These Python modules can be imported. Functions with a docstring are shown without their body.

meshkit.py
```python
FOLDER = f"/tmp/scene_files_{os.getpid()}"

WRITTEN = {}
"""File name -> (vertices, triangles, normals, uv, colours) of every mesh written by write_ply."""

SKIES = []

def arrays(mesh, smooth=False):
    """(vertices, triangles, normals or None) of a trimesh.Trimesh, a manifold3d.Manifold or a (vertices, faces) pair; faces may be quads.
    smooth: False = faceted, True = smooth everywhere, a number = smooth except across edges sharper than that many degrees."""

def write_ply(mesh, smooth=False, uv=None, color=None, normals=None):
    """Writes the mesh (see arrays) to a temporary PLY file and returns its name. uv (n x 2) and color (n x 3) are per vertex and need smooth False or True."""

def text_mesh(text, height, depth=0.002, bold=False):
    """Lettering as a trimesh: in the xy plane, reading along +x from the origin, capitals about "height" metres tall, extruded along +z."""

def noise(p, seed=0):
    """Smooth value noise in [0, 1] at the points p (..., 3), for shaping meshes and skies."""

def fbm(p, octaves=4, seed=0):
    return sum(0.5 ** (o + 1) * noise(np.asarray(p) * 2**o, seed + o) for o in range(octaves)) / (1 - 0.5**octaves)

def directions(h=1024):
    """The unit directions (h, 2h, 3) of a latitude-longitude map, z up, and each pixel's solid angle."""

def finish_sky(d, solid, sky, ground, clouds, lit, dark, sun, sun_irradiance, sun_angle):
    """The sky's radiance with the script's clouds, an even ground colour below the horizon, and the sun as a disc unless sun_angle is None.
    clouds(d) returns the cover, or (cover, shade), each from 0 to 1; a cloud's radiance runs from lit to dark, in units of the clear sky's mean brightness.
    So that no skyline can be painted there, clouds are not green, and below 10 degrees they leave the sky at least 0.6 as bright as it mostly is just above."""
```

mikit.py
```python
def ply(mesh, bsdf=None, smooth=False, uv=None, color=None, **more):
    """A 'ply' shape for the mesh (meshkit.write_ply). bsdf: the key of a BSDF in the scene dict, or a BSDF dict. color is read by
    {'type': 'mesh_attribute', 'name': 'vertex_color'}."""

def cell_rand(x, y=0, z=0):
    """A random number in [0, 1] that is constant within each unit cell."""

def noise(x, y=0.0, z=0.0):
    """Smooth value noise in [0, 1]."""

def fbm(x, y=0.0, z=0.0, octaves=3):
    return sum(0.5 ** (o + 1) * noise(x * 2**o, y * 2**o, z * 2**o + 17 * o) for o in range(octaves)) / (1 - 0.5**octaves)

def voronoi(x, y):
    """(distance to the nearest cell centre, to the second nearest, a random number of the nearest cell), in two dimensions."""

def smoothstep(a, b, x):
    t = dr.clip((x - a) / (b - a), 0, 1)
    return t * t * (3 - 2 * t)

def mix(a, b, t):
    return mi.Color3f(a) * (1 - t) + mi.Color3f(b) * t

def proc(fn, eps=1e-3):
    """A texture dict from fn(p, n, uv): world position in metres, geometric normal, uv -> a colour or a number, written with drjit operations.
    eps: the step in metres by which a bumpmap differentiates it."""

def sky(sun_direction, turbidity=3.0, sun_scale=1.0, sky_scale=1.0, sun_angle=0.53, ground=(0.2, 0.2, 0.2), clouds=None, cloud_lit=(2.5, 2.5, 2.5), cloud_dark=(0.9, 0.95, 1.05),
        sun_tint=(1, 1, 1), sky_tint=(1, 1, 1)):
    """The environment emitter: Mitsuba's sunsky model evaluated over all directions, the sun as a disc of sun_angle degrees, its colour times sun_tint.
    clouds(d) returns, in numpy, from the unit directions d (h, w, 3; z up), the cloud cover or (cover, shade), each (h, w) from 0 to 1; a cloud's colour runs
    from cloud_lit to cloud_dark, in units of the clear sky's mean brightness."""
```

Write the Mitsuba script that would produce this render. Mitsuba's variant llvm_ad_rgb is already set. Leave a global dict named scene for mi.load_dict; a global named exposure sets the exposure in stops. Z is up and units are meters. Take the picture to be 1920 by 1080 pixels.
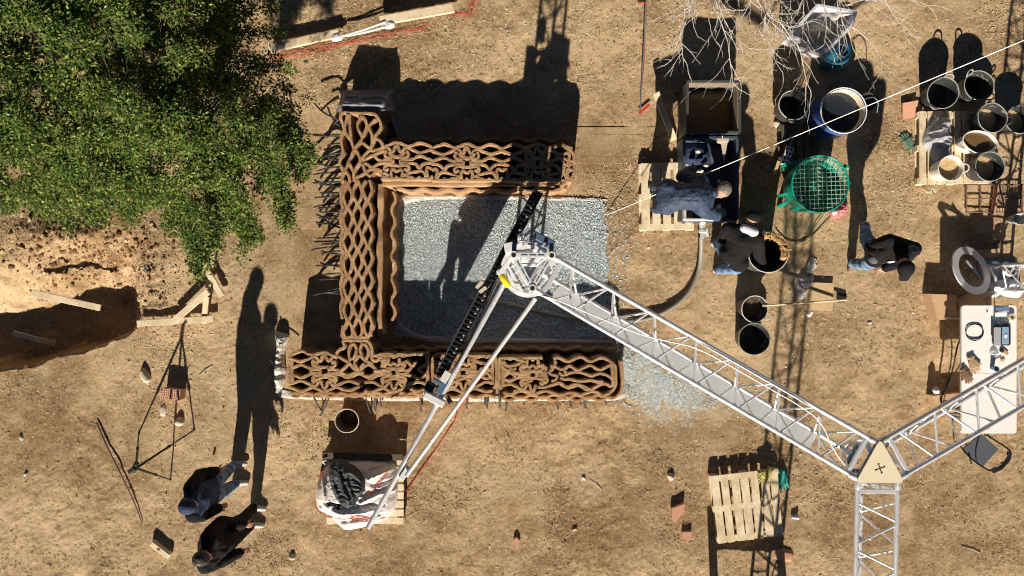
import math, random
import numpy as np, trimesh, manifold3d as m3
import shapely, shapely.geometry as sg
from scipy.spatial import Delaunay, ConvexHull
import mitsuba as mi, drjit as dr
import mikit, meshkit
from mikit import noise as tn, fbm as tf, smoothstep as ss, mix

# ---------------------------------------------------------------- camera, sky, exposure
CAM_H, FPX = 11.0, 1320.0                 # camera height over the soil (m), focal length in photograph pixels
exposure = 2.52
SUN = (-0.105, -1.0, 0.542)
T4 = mi.ScalarTransform4f
scene = {'type': 'scene'}
labels = {}
scene['camera'] = {'type': 'perspective', 'fov': 2 * math.degrees(math.atan(960 / FPX)), 'fov_axis': 'x', 'near_clip': 0.05, 'far_clip': 3000.0,
                   'to_world': T4().look_at(origin=[0, 0, CAM_H], target=[0, 0, 0], up=[0, 1, 0])}
scene['sky'] = mikit.sky(SUN, turbidity=2.6, sun_scale=1.0, sky_scale=0.115, sun_tint=(.88, 1.0, 1.26), sky_tint=(.86, .97, 1.18), ground=(0.22, 0.16, 0.1))

rng = np.random.default_rng(7)
V = lambda *a: np.array(a, float)
cat = trimesh.util.concatenate


def P(px, py, z=0.0):
    """The point at height z whose place in the photograph is (px, py)."""
    k = (CAM_H - z) / FPX
    return V((px - 960) * k, (540 - py) * k, z)


def PP(pts, z=0.0):
    return np.array([P(p[0], p[1], p[2] if len(p) > 2 else z) for p in pts])


# ---------------------------------------------------------------- registry
def numbered(key):
    if key not in USED:
        USED.add(key); return key
    n = 1
    while f'{key}_{n:03d}' in USED: n += 1
    USED.add(f'{key}_{n:03d}'); return f'{key}_{n:03d}'
USED = set()


def thing(name, label, category, group=None):
    k = numbered(name); labels[k] = {'label': label, 'category': category}
    if group: labels[k]['group'] = group
    return k


def part(parent, name, mesh, mat, smooth=False, label=None, **kw):
    k = numbered(parent + '__' + name)
    scene[k] = mikit.ply(mesh, mat, smooth, **kw)
    if label: labels[k] = {'label': label}
    return k


def solo(name, mesh, mat, label, category, group=None, smooth=False, **kw):
    k = thing(name, label, category, group); scene[k] = mikit.ply(mesh, mat, smooth, **kw); return k


def setting(name, mesh, mat, smooth=False, kind='structure', label=None, category=None, **kw):
    k = numbered(name); scene[k] = mikit.ply(mesh, mat, smooth, **kw); labels[k] = {'kind': kind}
    if label: labels[k]['label'] = label
    if category: labels[k]['category'] = category
    return k


# ---------------------------------------------------------------- materials
def M(key, rgb, rough=0.6, metallic=0.0, two=True, bump=None, eps=1e-3, **kw):
    c = rgb if isinstance(rgb, dict) else {'type': 'rgb', 'value': list(rgb)}
    b = {'type': 'principled', 'base_color': c, 'roughness': rough, 'metallic': metallic, **kw}
    if bump: b = {'type': 'bumpmap', 'bsdf': b, 'tex': mikit.proc(bump[0], eps), 'scale': bump[1]}
    scene[key] = {'type': 'twosided', 'bsdf': b} if two else b
VC = {'type': 'mesh_attribute', 'name': 'vertex_color'}


def soil_c(p, n, uv):
    big = tf(p.x * .55 + 3, p.y * .8, 1., 3); mid = tf(p.x * 3.1, p.y * 4.0, 4., 4); fine = tf(p.x * 21, p.y * 23, 9., 4)
    c = mix((.25, .159, .082), (.555, .408, .246), ss(.29, .70, .46 * big + .32 * mid + .22 * fine))
    c = mix(c, (.46, .35, .215), .75 * ss(.57, .8, tf(p.x * 1.3 + 9, p.y * 1.3, 2., 4)))
    c = mix(c, (.50, .42, .29), ss(.70, .82, tn(p.x * 60, p.y * 64, 3.)) * .55)
    c = mix(c, (.10, .063, .033), ss(.72, .88, tn(p.x * 43 + 5, p.y * 47, 8.)) * .35)
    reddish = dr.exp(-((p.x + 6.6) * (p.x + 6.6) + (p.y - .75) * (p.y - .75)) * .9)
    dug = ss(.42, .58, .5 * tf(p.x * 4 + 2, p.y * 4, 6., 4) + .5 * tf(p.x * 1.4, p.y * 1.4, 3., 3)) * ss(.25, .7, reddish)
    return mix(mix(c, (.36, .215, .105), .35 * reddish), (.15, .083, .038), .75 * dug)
def soil_b(p, n, uv): return tf(p.x * 34, p.y * 34, p.z * 34, 4)
def cloth_b(p, n, uv): return tf(p.x * 14, p.y * 14, p.z * 14, 4)
def clay_c(p, n, uv):
    a = tf(p.x * 7, p.y * 7, p.z * 9, 4); b = tn(p.x * 70, p.y * 70, p.z * 70)
    c = mix((.32, .195, .103), (.445, .288, .163), ss(.3, .7, a))
    return mix(c, (.52, .40, .28), .4 * ss(.72, .9, b))
def clay_b(p, n, uv): return tf(p.x * 60, p.y * 60, p.z * 60, 3)
def wood_c(p, n, uv):
    g = tf(p.x * 7, p.y * 7, p.z * 7, 4) * .7 + .3 * tf(p.x * 42, p.y * 42, p.z * 42, 2)
    return mix((.57, .455, .29), (.80, .69, .51), ss(.25, .75, g))
def ply_c(p, n, uv):
    return mix((.50, .35, .19), (.62, .46, .28), tf(p.x * 6, p.y * 60, 1., 3))
def tub_c(p, n, uv):
    return mix((.032, .036, .037), (.34, .30, .24), .8 * ss(.56, .74, .6 * tf(p.x * 8, p.y * 8, p.z * 11, 4) + .4 * tf(p.x * 31, p.y * 31, p.z * 31, 2)))
def alu_c(p, n, uv):
    return mix((.86, .89, .94), (.60, .52, .42), .6 * ss(.60, .74, tf(p.x * 17, p.y * 17, p.z * 17, 4)))
def metal_r(p, n, uv): return .26 + .22 * tf(p.x * 9, p.y * 9, p.z * 9, 3)
def denim_c(p, n, uv): return mix((.05, .10, .22), (.20, .32, .50), ss(.3, .75, tf(p.x * 11, p.y * 11, p.z * 11, 3)))

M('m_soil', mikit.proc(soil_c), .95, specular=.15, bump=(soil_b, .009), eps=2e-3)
M('m_clay', mikit.proc(clay_c), .9, specular=.2, bump=(clay_b, .016))
M('m_clay_board', mikit.proc(soil_c), .9, specular=.15)
M('m_wood', mikit.proc(wood_c), .75, specular=.3)
M('m_ply', mikit.proc(ply_c), .75, specular=.3)
M('m_alu', mikit.proc(alu_c), mikit.proc(metal_r), metallic=.5)
M('m_alu_white', (.80, .81, .83), .38, metallic=.25)
M('m_steel_dark', (.22, .25, .30), .45, metallic=.6)
M('m_blue_steel', (.10, .17, .27), .45, metallic=.4)
M('m_panel', (.40, .42, .45), .5)
M('m_vc', VC, .85, specular=.25)
M('m_black', (.018, .018, .020), .5)
M('m_black_soft', (.014, .014, .016), .9, specular=.2, bump=(cloth_b, .012))
M('m_rubber', (.025, .026, .028), .55)
M('m_tub', mikit.proc(tub_c), .5)
M('m_tub_dusty', (.30, .32, .31), .6)
M('m_rim', (.55, .53, .48), .6)
M('m_white', (.87, .87, .87), .35)
M('m_white_dirty', (.66, .64, .60), .55, bump=(cloth_b, .01))
M('m_bag', (.72, .68, .67), .65, specular=.3, bump=(cloth_b, .008))
M('m_membrane', (.62, .59, .54), .6, bump=(cloth_b, .02))
M('m_tarp', (.15, .16, .19), .55, bump=(cloth_b, .02))
M('m_jacket', (.045, .052, .058), .55, bump=(cloth_b, .03))
M('m_navy', (.034, .058, .110), .65, bump=(cloth_b, .03))
M('m_navy_dark', (.020, .035, .09), .8, bump=(cloth_b, .02))
M('m_denim', mikit.proc(denim_c), .85)
M('m_grey_cloth', (.10, .10, .115), .9)
M('m_pale_cloth', (.55, .58, .66), .85, bump=(cloth_b, .012))
M('m_skin', (.48, .27, .19), .55, specular=.4)
M('m_hair', (.03, .024, .02), .5)
M('m_hair_grey', (.16, .145, .13), .6)
M('m_shoe', (.50, .50, .49), .6)
M('m_shoe_brown', (.30, .19, .15), .7)
M('m_green', (.012, .30, .21), .33, clearcoat=.4)
M('m_green_wire', (.34, .50, .42), .5)
M('m_teal', (.03, .42, .33), .6)
M('m_red', (.55, .05, .035), .6)
M('m_pink', (.62, .17, .18), .55, bump=(cloth_b, .012))
M('m_yellow', (.85, .68, .01), .45)
M('m_straw', (.50, .33, .15), .85, specular=.2)
M('m_slurry', (.155, .092, .038), .22)
M('m_sand', (.56, .42, .22), .95, bump=(soil_b, .012))
M('m_terracotta', (.55, .30, .20), .8, specular=.25)
M('m_stone', (.52, .46, .36), .9)
M('m_card', (.50, .33, .20), .85, specular=.2)
M('m_blue_drum', (.05, .11, .32), .35)
M('m_blue_lid', (.02, .13, .22), .35)
M('m_bark', (.54, .51, .47), .85)
M('m_bark_dark', (.10, .08, .06), .9)
M('m_rust', (.16, .10, .075), .7)
M('m_olive', (.20, .23, .10), .8)
M('m_glass_blue', (.16, .24, .36), .2)
M('m_plastic_clear', (.55, .56, .60), .3, spec_trans=0.0)
scene['m_film'] = {'type': 'blendbsdf', 'weight': .55, 'a': {'type': 'thindielectric'}, 'b': {'type': 'twosided', 'bsdf': {'type': 'principled', 'base_color': {'type': 'rgb', 'value': [.62, .64, .70]}, 'roughness': .3}}}
scene['m_leaf'] = {'type': 'principledthin', 'base_color': VC, 'roughness': .22, 'diff_trans': .32, 'spec_trans': 0.0, 'eta': 1.6}

# ---------------------------------------------------------------- mesh helpers
def R(ax, deg): return trimesh.transformations.rotation_matrix(math.radians(deg), ax)[:3, :3]
def rz(deg): return R([0, 0, 1], deg)


def mv(m, loc=(0, 0, 0), rot=None):
    m = m.copy()
    v = np.asarray(m.vertices)
    if rot is not None: v = v @ np.asarray(rot).T
    m.vertices = v + np.asarray(loc, float)
    return m


_BOX = {}
def box(sx, sy, sz, loc=(0, 0, 0), rot=None, c=None):
    """A box with chamfered edges, centred on loc."""
    c = min(sx, sy, sz) * .12 if c is None else c
    key = (round(sx, 5), round(sy, 5), round(sz, 5), round(c, 5))
    if key not in _BOX:
        h = V(sx, sy, sz) / 2; pts = []
        for s in np.array(np.meshgrid([-1, 1], [-1, 1], [-1, 1])).T.reshape(-1, 3):
            for a in range(3):
                q = h - c; q[a] = h[a]; pts.append(s * q)
        pts = np.array(pts); hull = ConvexHull(pts)
        f = hull.simplices.copy()
        nr = np.cross(pts[f[:, 1]] - pts[f[:, 0]], pts[f[:, 2]] - pts[f[:, 0]])
        flip = (nr * hull.equations[:, :3]).sum(1) < 0
        f[flip] = f[flip][:, ::-1]
        _BOX[key] = trimesh.Trimesh(pts, f, process=False)
    return mv(_BOX[key], loc, rot)


def frame(d):
    d = np.asarray(d, float); d = d / np.linalg.norm(d)
    up = V(0, 0, 1) if abs(d[2]) < .95 else V(0, 1, 0)
    s = np.cross(d, up); s /= np.linalg.norm(s)
    return np.stack([d, s, np.cross(s, d)], 1)      # columns: along, side, up


def beam(a, b, w, h, c=None):
    """A chamfered bar from a to b, w wide (level), h high."""
    a, b = np.asarray(a, float), np.asarray(b, float)
    return box(np.linalg.norm(b - a), w, h, (a + b) / 2, frame(b - a), c)


def resample(pts, step, closed=False):
    pts = np.asarray(pts, float)
    if closed: pts = np.vstack([pts, pts[:1]])
    d = np.r_[0, np.cumsum(np.linalg.norm(np.diff(pts, axis=0), axis=1))]
    n = max(2, int(round(d[-1] / step)) + 1)
    t = np.linspace(0, d[-1], n)
    return np.stack([np.interp(t, d, pts[:, k]) for k in range(pts.shape[1])], 1)


def chaikin(pts, it=2, closed=False):
    p = np.asarray(pts, float)
    for _ in range(it):
        if closed:
            q = np.roll(p, -1, 0); p = np.stack([.75 * p + .25 * q, .25 * p + .75 * q], 1).reshape(-1, p.shape[1])
        else:
            a, b = p[:-1], p[1:]
            p = np.vstack([p[:1], np.stack([.75 * a + .25 * b, .25 * a + .75 * b], 1).reshape(-1, p.shape[1])[1:-1], p[-1:]])
    return p


def tube(pts, r, n=8, closed=False, sq=(1., 1.), pw=1.):
    """A swept tube; r is a number or one per point; sq scales its two cross axes."""
    p = np.asarray(pts, float); N = len(p)
    r = np.broadcast_to(np.asarray(r, float), (N,))
    t = np.roll(p, -1, 0) - np.roll(p, 1, 0) if closed else np.gradient(p, axis=0)
    t /= np.maximum(np.linalg.norm(t, axis=1, keepdims=True), 1e-9)
    s = np.cross(t, [0, 0, 1.0]); l = np.linalg.norm(s, axis=1)
    bad = l < .08
    if bad.any():
        s[bad] = np.cross(t[bad], [0, 1.0, 0]); l = np.linalg.norm(s, axis=1)
    s /= l[:, None]
    for i in range(1, N):
        if (s[i] * s[i - 1]).sum() < 0 and (bad[i] or bad[i - 1]): s[i] = -s[i]
    u = np.cross(s, t)
    a = np.arange(n) * 2 * np.pi / n
    ca = np.sign(np.cos(a)) * np.abs(np.cos(a)) ** pw; sa = np.sign(np.sin(a)) * np.abs(np.sin(a)) ** pw
    ring = p[:, None] + r[:, None, None] * (sq[0] * ca[None, :, None] * s[:, None] + sq[1] * sa[None, :, None] * u[:, None])
    v = ring.reshape(-1, 3); f = []
    i = np.arange(N if closed else N - 1)[:, None] * n; j = np.arange(n)[None]; k = (j + 1) % n
    nx = (i + n) % (N * n)
    f = np.concatenate([np.stack([i + j, i + k, nx + k], -1).reshape(-1, 3), np.stack([i + j, nx + k, nx + j], -1).reshape(-1, 3)])
    if not closed:
        v = np.vstack([v, p[:1], p[-1:]]); c0, c1 = N * n, N * n + 1; jj = np.arange(n); kk = (jj + 1) % n; e = (N - 1) * n
        f = np.vstack([f, np.stack([kk, jj, jj * 0 + c0], 1), np.stack([e + jj, e + kk, jj * 0 + c1], 1)])
    return trimesh.Trimesh(v, f[:, ::-1], process=False)


def rod(a, b, r, n=10): return tube(np.array([a, b], float), r, n)


def lathe(prof, n=36, sx=1., sy=1., wob=0., seed=0):
    """Revolves (r, z) points round z; wob makes it uneven."""
    prof = np.asarray(prof, float); a = np.arange(n) * 2 * np.pi / n
    w = 1 + wob * (meshkit.noise(np.stack([np.cos(a) * 1.6 + seed, np.sin(a) * 1.6, a * 0], 1), seed) - .5) * 2
    v = np.stack([prof[:, None, 0] * np.cos(a) * sx * w, prof[:, None, 0] * np.sin(a) * sy * w, np.broadcast_to(prof[:, None, 1], (len(prof), n))], -1).reshape(-1, 3)
    i = np.arange(len(prof) - 1)[:, None] * n; j = np.arange(n)[None]; k = (j + 1) % n
    f = np.concatenate([np.stack([i + j, i + k, i + n + k], -1).reshape(-1, 3), np.stack([i + j, i + n + k, i + n + j], -1).reshape(-1, 3)])
    return trimesh.Trimesh(v, f, process=False)


def prism(poly, z0, z1, chamfer=0.0):
    if hasattr(poly, 'geoms'): return cat([prism(g, z0, z1) for g in poly.geoms if g.area > 1e-6])
    if not hasattr(poly, 'exterior'): poly = sg.Polygon(poly)
    m = trimesh.creation.extrude_polygon(poly, z1 - z0, engine='earcut')
    return mv(m, (0, 0, z0))


def blob(outline, z0, H, edge=.06, amp=.02, freq=6., seed=0, step=.02, ridge=0., smoothit=2, fn=None):
    """A soft heap with a given plan outline (metres): rises from z0 at its edge to about z0+H, with lumps and folds."""
    pl = sg.Polygon(chaikin(np.asarray(outline)[:, :2], smoothit, True)).buffer(0)
    if pl.geom_type != 'Polygon': pl = max(pl.geoms, key=lambda g: g.area)
    b = resample(np.array(pl.exterior.coords), step)[:-1]
    x0, y0, x1, y1 = pl.bounds
    g = np.stack(np.meshgrid(np.arange(x0, x1, step), np.arange(y0, y1, step)), -1).reshape(-1, 2)
    g = g + np.random.default_rng(seed).uniform(-.25, .25, g.shape) * step
    inner = pl.buffer(-step * .6)
    g = g[shapely.contains_xy(inner, g[:, 0], g[:, 1])]
    pts = np.vstack([b, g]); tri = Delaunay(pts).simplices
    c = pts[tri].mean(1); tri = tri[shapely.contains_xy(pl, c[:, 0], c[:, 1])]
    d = shapely.distance(pl.exterior, shapely.points(pts)); d[:len(b)] = 0
    q = np.c_[pts * freq, np.full(len(pts), seed * 3.3)]
    fo = meshkit.fbm(q, 4, seed) - .5
    if ridge: fo = fo * (1 - ridge) + ridge * (1 - 2 * np.abs(meshkit.fbm(q * [1.0, 1.7, 1], 3, seed + 5) * 2 - 1) - .5)
    e = 1 - np.exp(-d / edge)
    z = z0 + H * e + amp * 2 * fo * np.minimum(1, d / edge)
    if fn is not None: z = fn(pts, d, z)
    z = np.maximum(z, z0)
    a, bb, cc = pts[tri[:, 0]], pts[tri[:, 1]], pts[tri[:, 2]]
    w = np.cross(bb - a, cc - a) < 0; tri[w] = tri[w][:, ::-1]
    n = len(pts); v = np.vstack([np.c_[pts, z], np.c_[pts, np.full(n, z0 - .004)]]); nb = len(b)
    i = np.arange(nb); j = (i + 1) % nb
    side = np.vstack([np.stack([i, i + n, j], 1), np.stack([j, i + n, j + n], 1)])
    m = trimesh.Trimesh(v, np.vstack([tri, tri[:, ::-1] + n, side]), process=False)
    m.remove_unreferenced_vertices(); return m


def rock(r, seed, sx=1., sy=1., sz=.7, sub=1):
    m = trimesh.creation.icosphere(subdivisions=sub, radius=1.)
    v = np.array(m.vertices); v *= (.75 + .5 * meshkit.noise(v * 1.3 + seed * 7.1, seed))[:, None]
    m.vertices = v * V(sx, sy, sz) * r; return m


def slab(outline, z, th, tilt=None):
    """A flat broken piece with a given plan outline."""
    m = prism(np.asarray(outline)[:, :2], 0, th)
    c = np.asarray(outline)[:, :2].mean(0)
    v = np.array(m.vertices); v[:, :2] -= c
    if tilt is not None: v = v @ np.asarray(tilt).T
    v[:, 2] += z - v[:, 2].min(); v[:, :2] += c
    m.vertices = v; return m
# ================================================================ THE SETTING: soil with the pit, gravel, litter
RIM = np.array([(-400, 720), (0, 694), (60, 684), (110, 664), (160, 654), (200, 642), (240, 625), (266, 604), (276, 575), (280, 540)], float)
BOARDS = [('A', 568, 640, 252, 432), ('B', 1086, 1290, 238, 306), ('C', 1195, 1498, 640, 836)]


def sstep(a, b, x):
    t = np.clip((x - a) / (b - a), 0, 1); return t * t * (3 - 2 * t)


def soil_height(x, y):
    x, y = np.asarray(x, float), np.asarray(y, float)
    px, py = 960 + x * 120, 540 - y * 120
    q = np.stack([x, y, x * 0], -1)
    z = .030 * (meshkit.fbm(q * 1.1, 3, 1) - .5) + .030 * (meshkit.fbm(q * 5.5 + 3, 3, 2) - .5) * (.35 + 1.1 * meshkit.noise(q * .7 + 8, 14))
    z += .016 * (meshkit.fbm(q * 22 + 9, 3, 3) - .5) * (.15 + 1.3 * meshkit.noise(q * .9 + 4, 4))
    pitz = 1 - sstep(.0, 1.0, np.maximum(0, px - 200) / 78.)
    wob = 22 * (meshkit.fbm(q * 4.5 + 11, 4, 6) - .5)
    t = np.interp(px, RIM[:, 0], RIM[:, 1]) - py + wob
    ft = 1 - sstep(58, 215, t + 30 * (meshkit.noise(q * 2.2 + 7, 8) - .5))
    dep = .70 * pitz * sstep(-4, 16, t) * ft
    z -= dep
    clod = np.exp(-(((px - 150) / 130) ** 2 + ((py - 478) / 62) ** 2)) + .6 * np.exp(-(((px - 280) / 40) ** 2 + ((py - 560) / 30) ** 2))
    z += clod * (.20 * np.abs(meshkit.fbm(q * 6 + 5, 4, 9) - .5) + .09 * np.maximum(0, meshkit.noise(q * 13 + 2, 10) - .55))
    z += .10 * np.exp(-(((px - 110) / 90) ** 2 + ((py - 440) / 22) ** 2))
    edge = np.exp(-(t / 9.) ** 2) * pitz * (t < 30)
    z += .03 * edge * (meshkit.noise(q * 9, 12))
    flat = 0
    for _, a, b, c, d in BOARDS:
        flat = np.maximum(flat, sstep(a - 14, a + 4, px) * (1 - sstep(b - 4, b + 14, px)) * sstep(c - 10, c + 3, py) * (1 - sstep(d - 3, d + 10, py)))
    bed = sstep(505, 525, px) * (1 - sstep(1165, 1185, px)) * sstep(190, 215, py) * (1 - sstep(745, 765, py))
    z = z * (1 - .45 * flat) * (1 - .8 * bed) - .012 * bed - .002 * flat
    far = sstep(9, 14, np.hypot(x, y))
    return z * (1 - far)


SX, SY, ST = 9.6, 6.4, .024
gx, gy = np.arange(-SX, SX + .001, ST), np.arange(-SY, SY + .001, ST)
GX, GY = np.meshgrid(gx, gy)
GZ = soil_height(GX, GY)
border = np.minimum(np.minimum(GX + SX, SX - GX), np.minimum(GY + SY, SY - GY))
GZ *= sstep(0, .6, border)
nx_, ny_ = len(gx), len(gy)
ii = np.arange(ny_ - 1)[:, None] * nx_ + np.arange(nx_ - 1)[None]
qf = np.stack([ii, ii + 1, ii + nx_ + 1, ii + nx_], -1).reshape(-1, 4)
gv = np.stack([GX, GY, GZ], -1).reshape(-1, 3)
gf = np.vstack([qf[:, [0, 1, 2]], qf[:, [0, 2, 3]]])
o = len(gv); B = 900.; ex, ey = gx[-1], gy[-1]
ring = np.array([(-B, -B, 0), (B, -B, 0), (B, B, 0), (-B, B, 0), (-SX, -SY, 0), (ex, -SY, 0), (ex, ey, 0), (-SX, ey, 0)], float)
rf = np.array([(0, 1, 5), (0, 5, 4), (1, 2, 6), (1, 6, 5), (2, 3, 7), (2, 7, 6), (3, 0, 4), (3, 4, 7)]) + o
setting('ground', trimesh.Trimesh(np.vstack([gv, ring]), np.vstack([gf, rf]), process=False), 'm_soil', True)


def gz(x, y):
    """Height of the soil under (x, y)."""
    i = int(np.clip(round((x + SX) / ST), 0, nx_ - 1)); j = int(np.clip(round((y + SY) / ST), 0, ny_ - 1)); return float(GZ[j, i])


def gzv(x, y):
    i = np.clip(np.round((x + SX) / ST).astype(int), 0, nx_ - 1); j = np.clip(np.round((y + SY) / ST).astype(int), 0, ny_ - 1); return GZ[j, i]


def G(px, py, up=0.0):
    """Point on the soil seen at (px, py)."""
    p = P(px, py, 0)
    for _ in range(3):
        z = gz(p[0], p[1]); p = P(px, py, z)
    p[2] += up; return p

# boards of the old platform, half buried in soil
lab = {'A': 'soil covered timber boards showing through the ground beside the lattice wall and the tree', 'B': 'half buried timber boards in the soil under the pump and its pallet',
       'C': 'dusty half buried timber boards under the long truss arm beyond the gravel spill'}
for nm, a, b, c, d in BOARDS:
    k = thing('board_platform', lab[nm], 'boards')
    y, i = c + .5, 0
    while y < d - 6:
        L, Rr = a + rng.uniform(-10, 3), b + rng.uniform(-8, 6)
        w = 12.9
        p0, p1 = P(L, y + w / 2), P(Rr, y + w / 2 + rng.uniform(-.8, .8))
        z = -.0112 + rng.uniform(-.002, .002)
        part(k, 'plank', beam(p0 + [0, 0, z], p1 + [0, 0, z], (w + .42) / 120, .022, .001), 'm_clay_board')
        y += 13.6; i += 1

# ---- loose pieces on the soil (nobody could count them): straw, chips, crumbs
def scatter(n, keep, seed):
    r = np.random.default_rng(seed); out = []
    while sum(map(len, out)) < n:
        p = np.c_[r.uniform(-40, 1960, 40000), r.uniform(-40, 1120, 40000)]
        out.append(p[r.random(len(p)) < keep(p[:, 0], p[:, 1])])
    return np.vstack(out)[:n]
NOPOLY = shapely.union_all([sg.box(520, 205, 742, 750), sg.box(640, 255, 1092, 372), sg.box(520, 632, 1172, 752), sg.box(742, 372, 1140, 632)])


def litter_density(px, py):
    q = np.stack([px / 120, py / 120, px * 0], -1)
    d = .10 + .9 * sstep(.45, .75, meshkit.fbm(q * 1.15, 3, 21))
    d = np.maximum(d, .95 * np.exp(-((py - 60) / 75.) ** 2) * (px > 440) * (px < 1010))
    d = np.maximum(d, .8 * np.exp(-(((px - 300) / 150.) ** 2 + ((py - 480) / 60.) ** 2)))
    return d * ~shapely.contains_xy(NOPOLY, px, py)


def slivers(n, seed, lmin, lmax, wmin, wmax, cols, keep=litter_density):
    r = np.random.default_rng(seed); s = scatter(n, keep, seed)
    x, y = (s[:, 0] - 960) / 120, (540 - s[:, 1]) / 120
    z = gzv(x, y) + .004
    a = r.uniform(0, 2 * np.pi, n); L = lmin + (lmax - lmin) * r.random(n) ** 2.2; w = r.uniform(wmin, wmax, n); tl = r.normal(0, .16, n)
    dx, dy, dz = np.cos(a) * L / 2, np.sin(a) * L / 2, np.sin(tl) * L / 2
    ox, oy = -np.sin(a) * w / 2, np.cos(a) * w / 2; h = w * .55
    c = np.c_[x, y, z]
    d = np.c_[dx, dy, dz]; s_ = np.c_[ox, oy, ox * 0]; u = np.c_[ox * 0, ox * 0, h]
    bend = np.c_[oy * 0, oy * 0, r.uniform(0, .12, n) * L]
    v = np.stack([c - d, c - s_ + bend, c + s_ + bend, c + u + bend, c + d], 1).reshape(-1, 3)
    f0 = np.array([(0, 1, 3), (0, 3, 2), (1, 4, 3), (3, 4, 2)])
    f = (np.arange(n)[:, None, None] * 5 + f0).reshape(-1, 3)
    cols = np.array(cols); cc = cols[r.integers(0, len(cols), n)] * r.uniform(.7, 1.15, (n, 1))
    return trimesh.Trimesh(v, f, process=False), np.repeat(np.clip(cc, 0, .9), 5, 0)


STRAW = [(.74, .62, .40), (.64, .49, .28), (.80, .70, .50), (.86, .79, .64), (.45, .31, .16), (.20, .125, .06)]
m, c = slivers(24000, 31, .015, .11, .004, .010, STRAW); setting('straw_litter', m, 'm_vc', False, 'stuff', 'pale straw and dry stalks strewn all over the trodden soil', 'straw', color=c)
m, c = slivers(14000, 32, .012, .04, .008, .018, [(.76, .65, .46), (.60, .45, .27), (.24, .15, .075), (.84, .77, .63), (.12, .075, .04)]); setting('dry_leaves', m, 'm_vc', False, 'stuff', 'small dry leaves and wood chips scattered over the soil', 'leaves', color=c)


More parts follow.
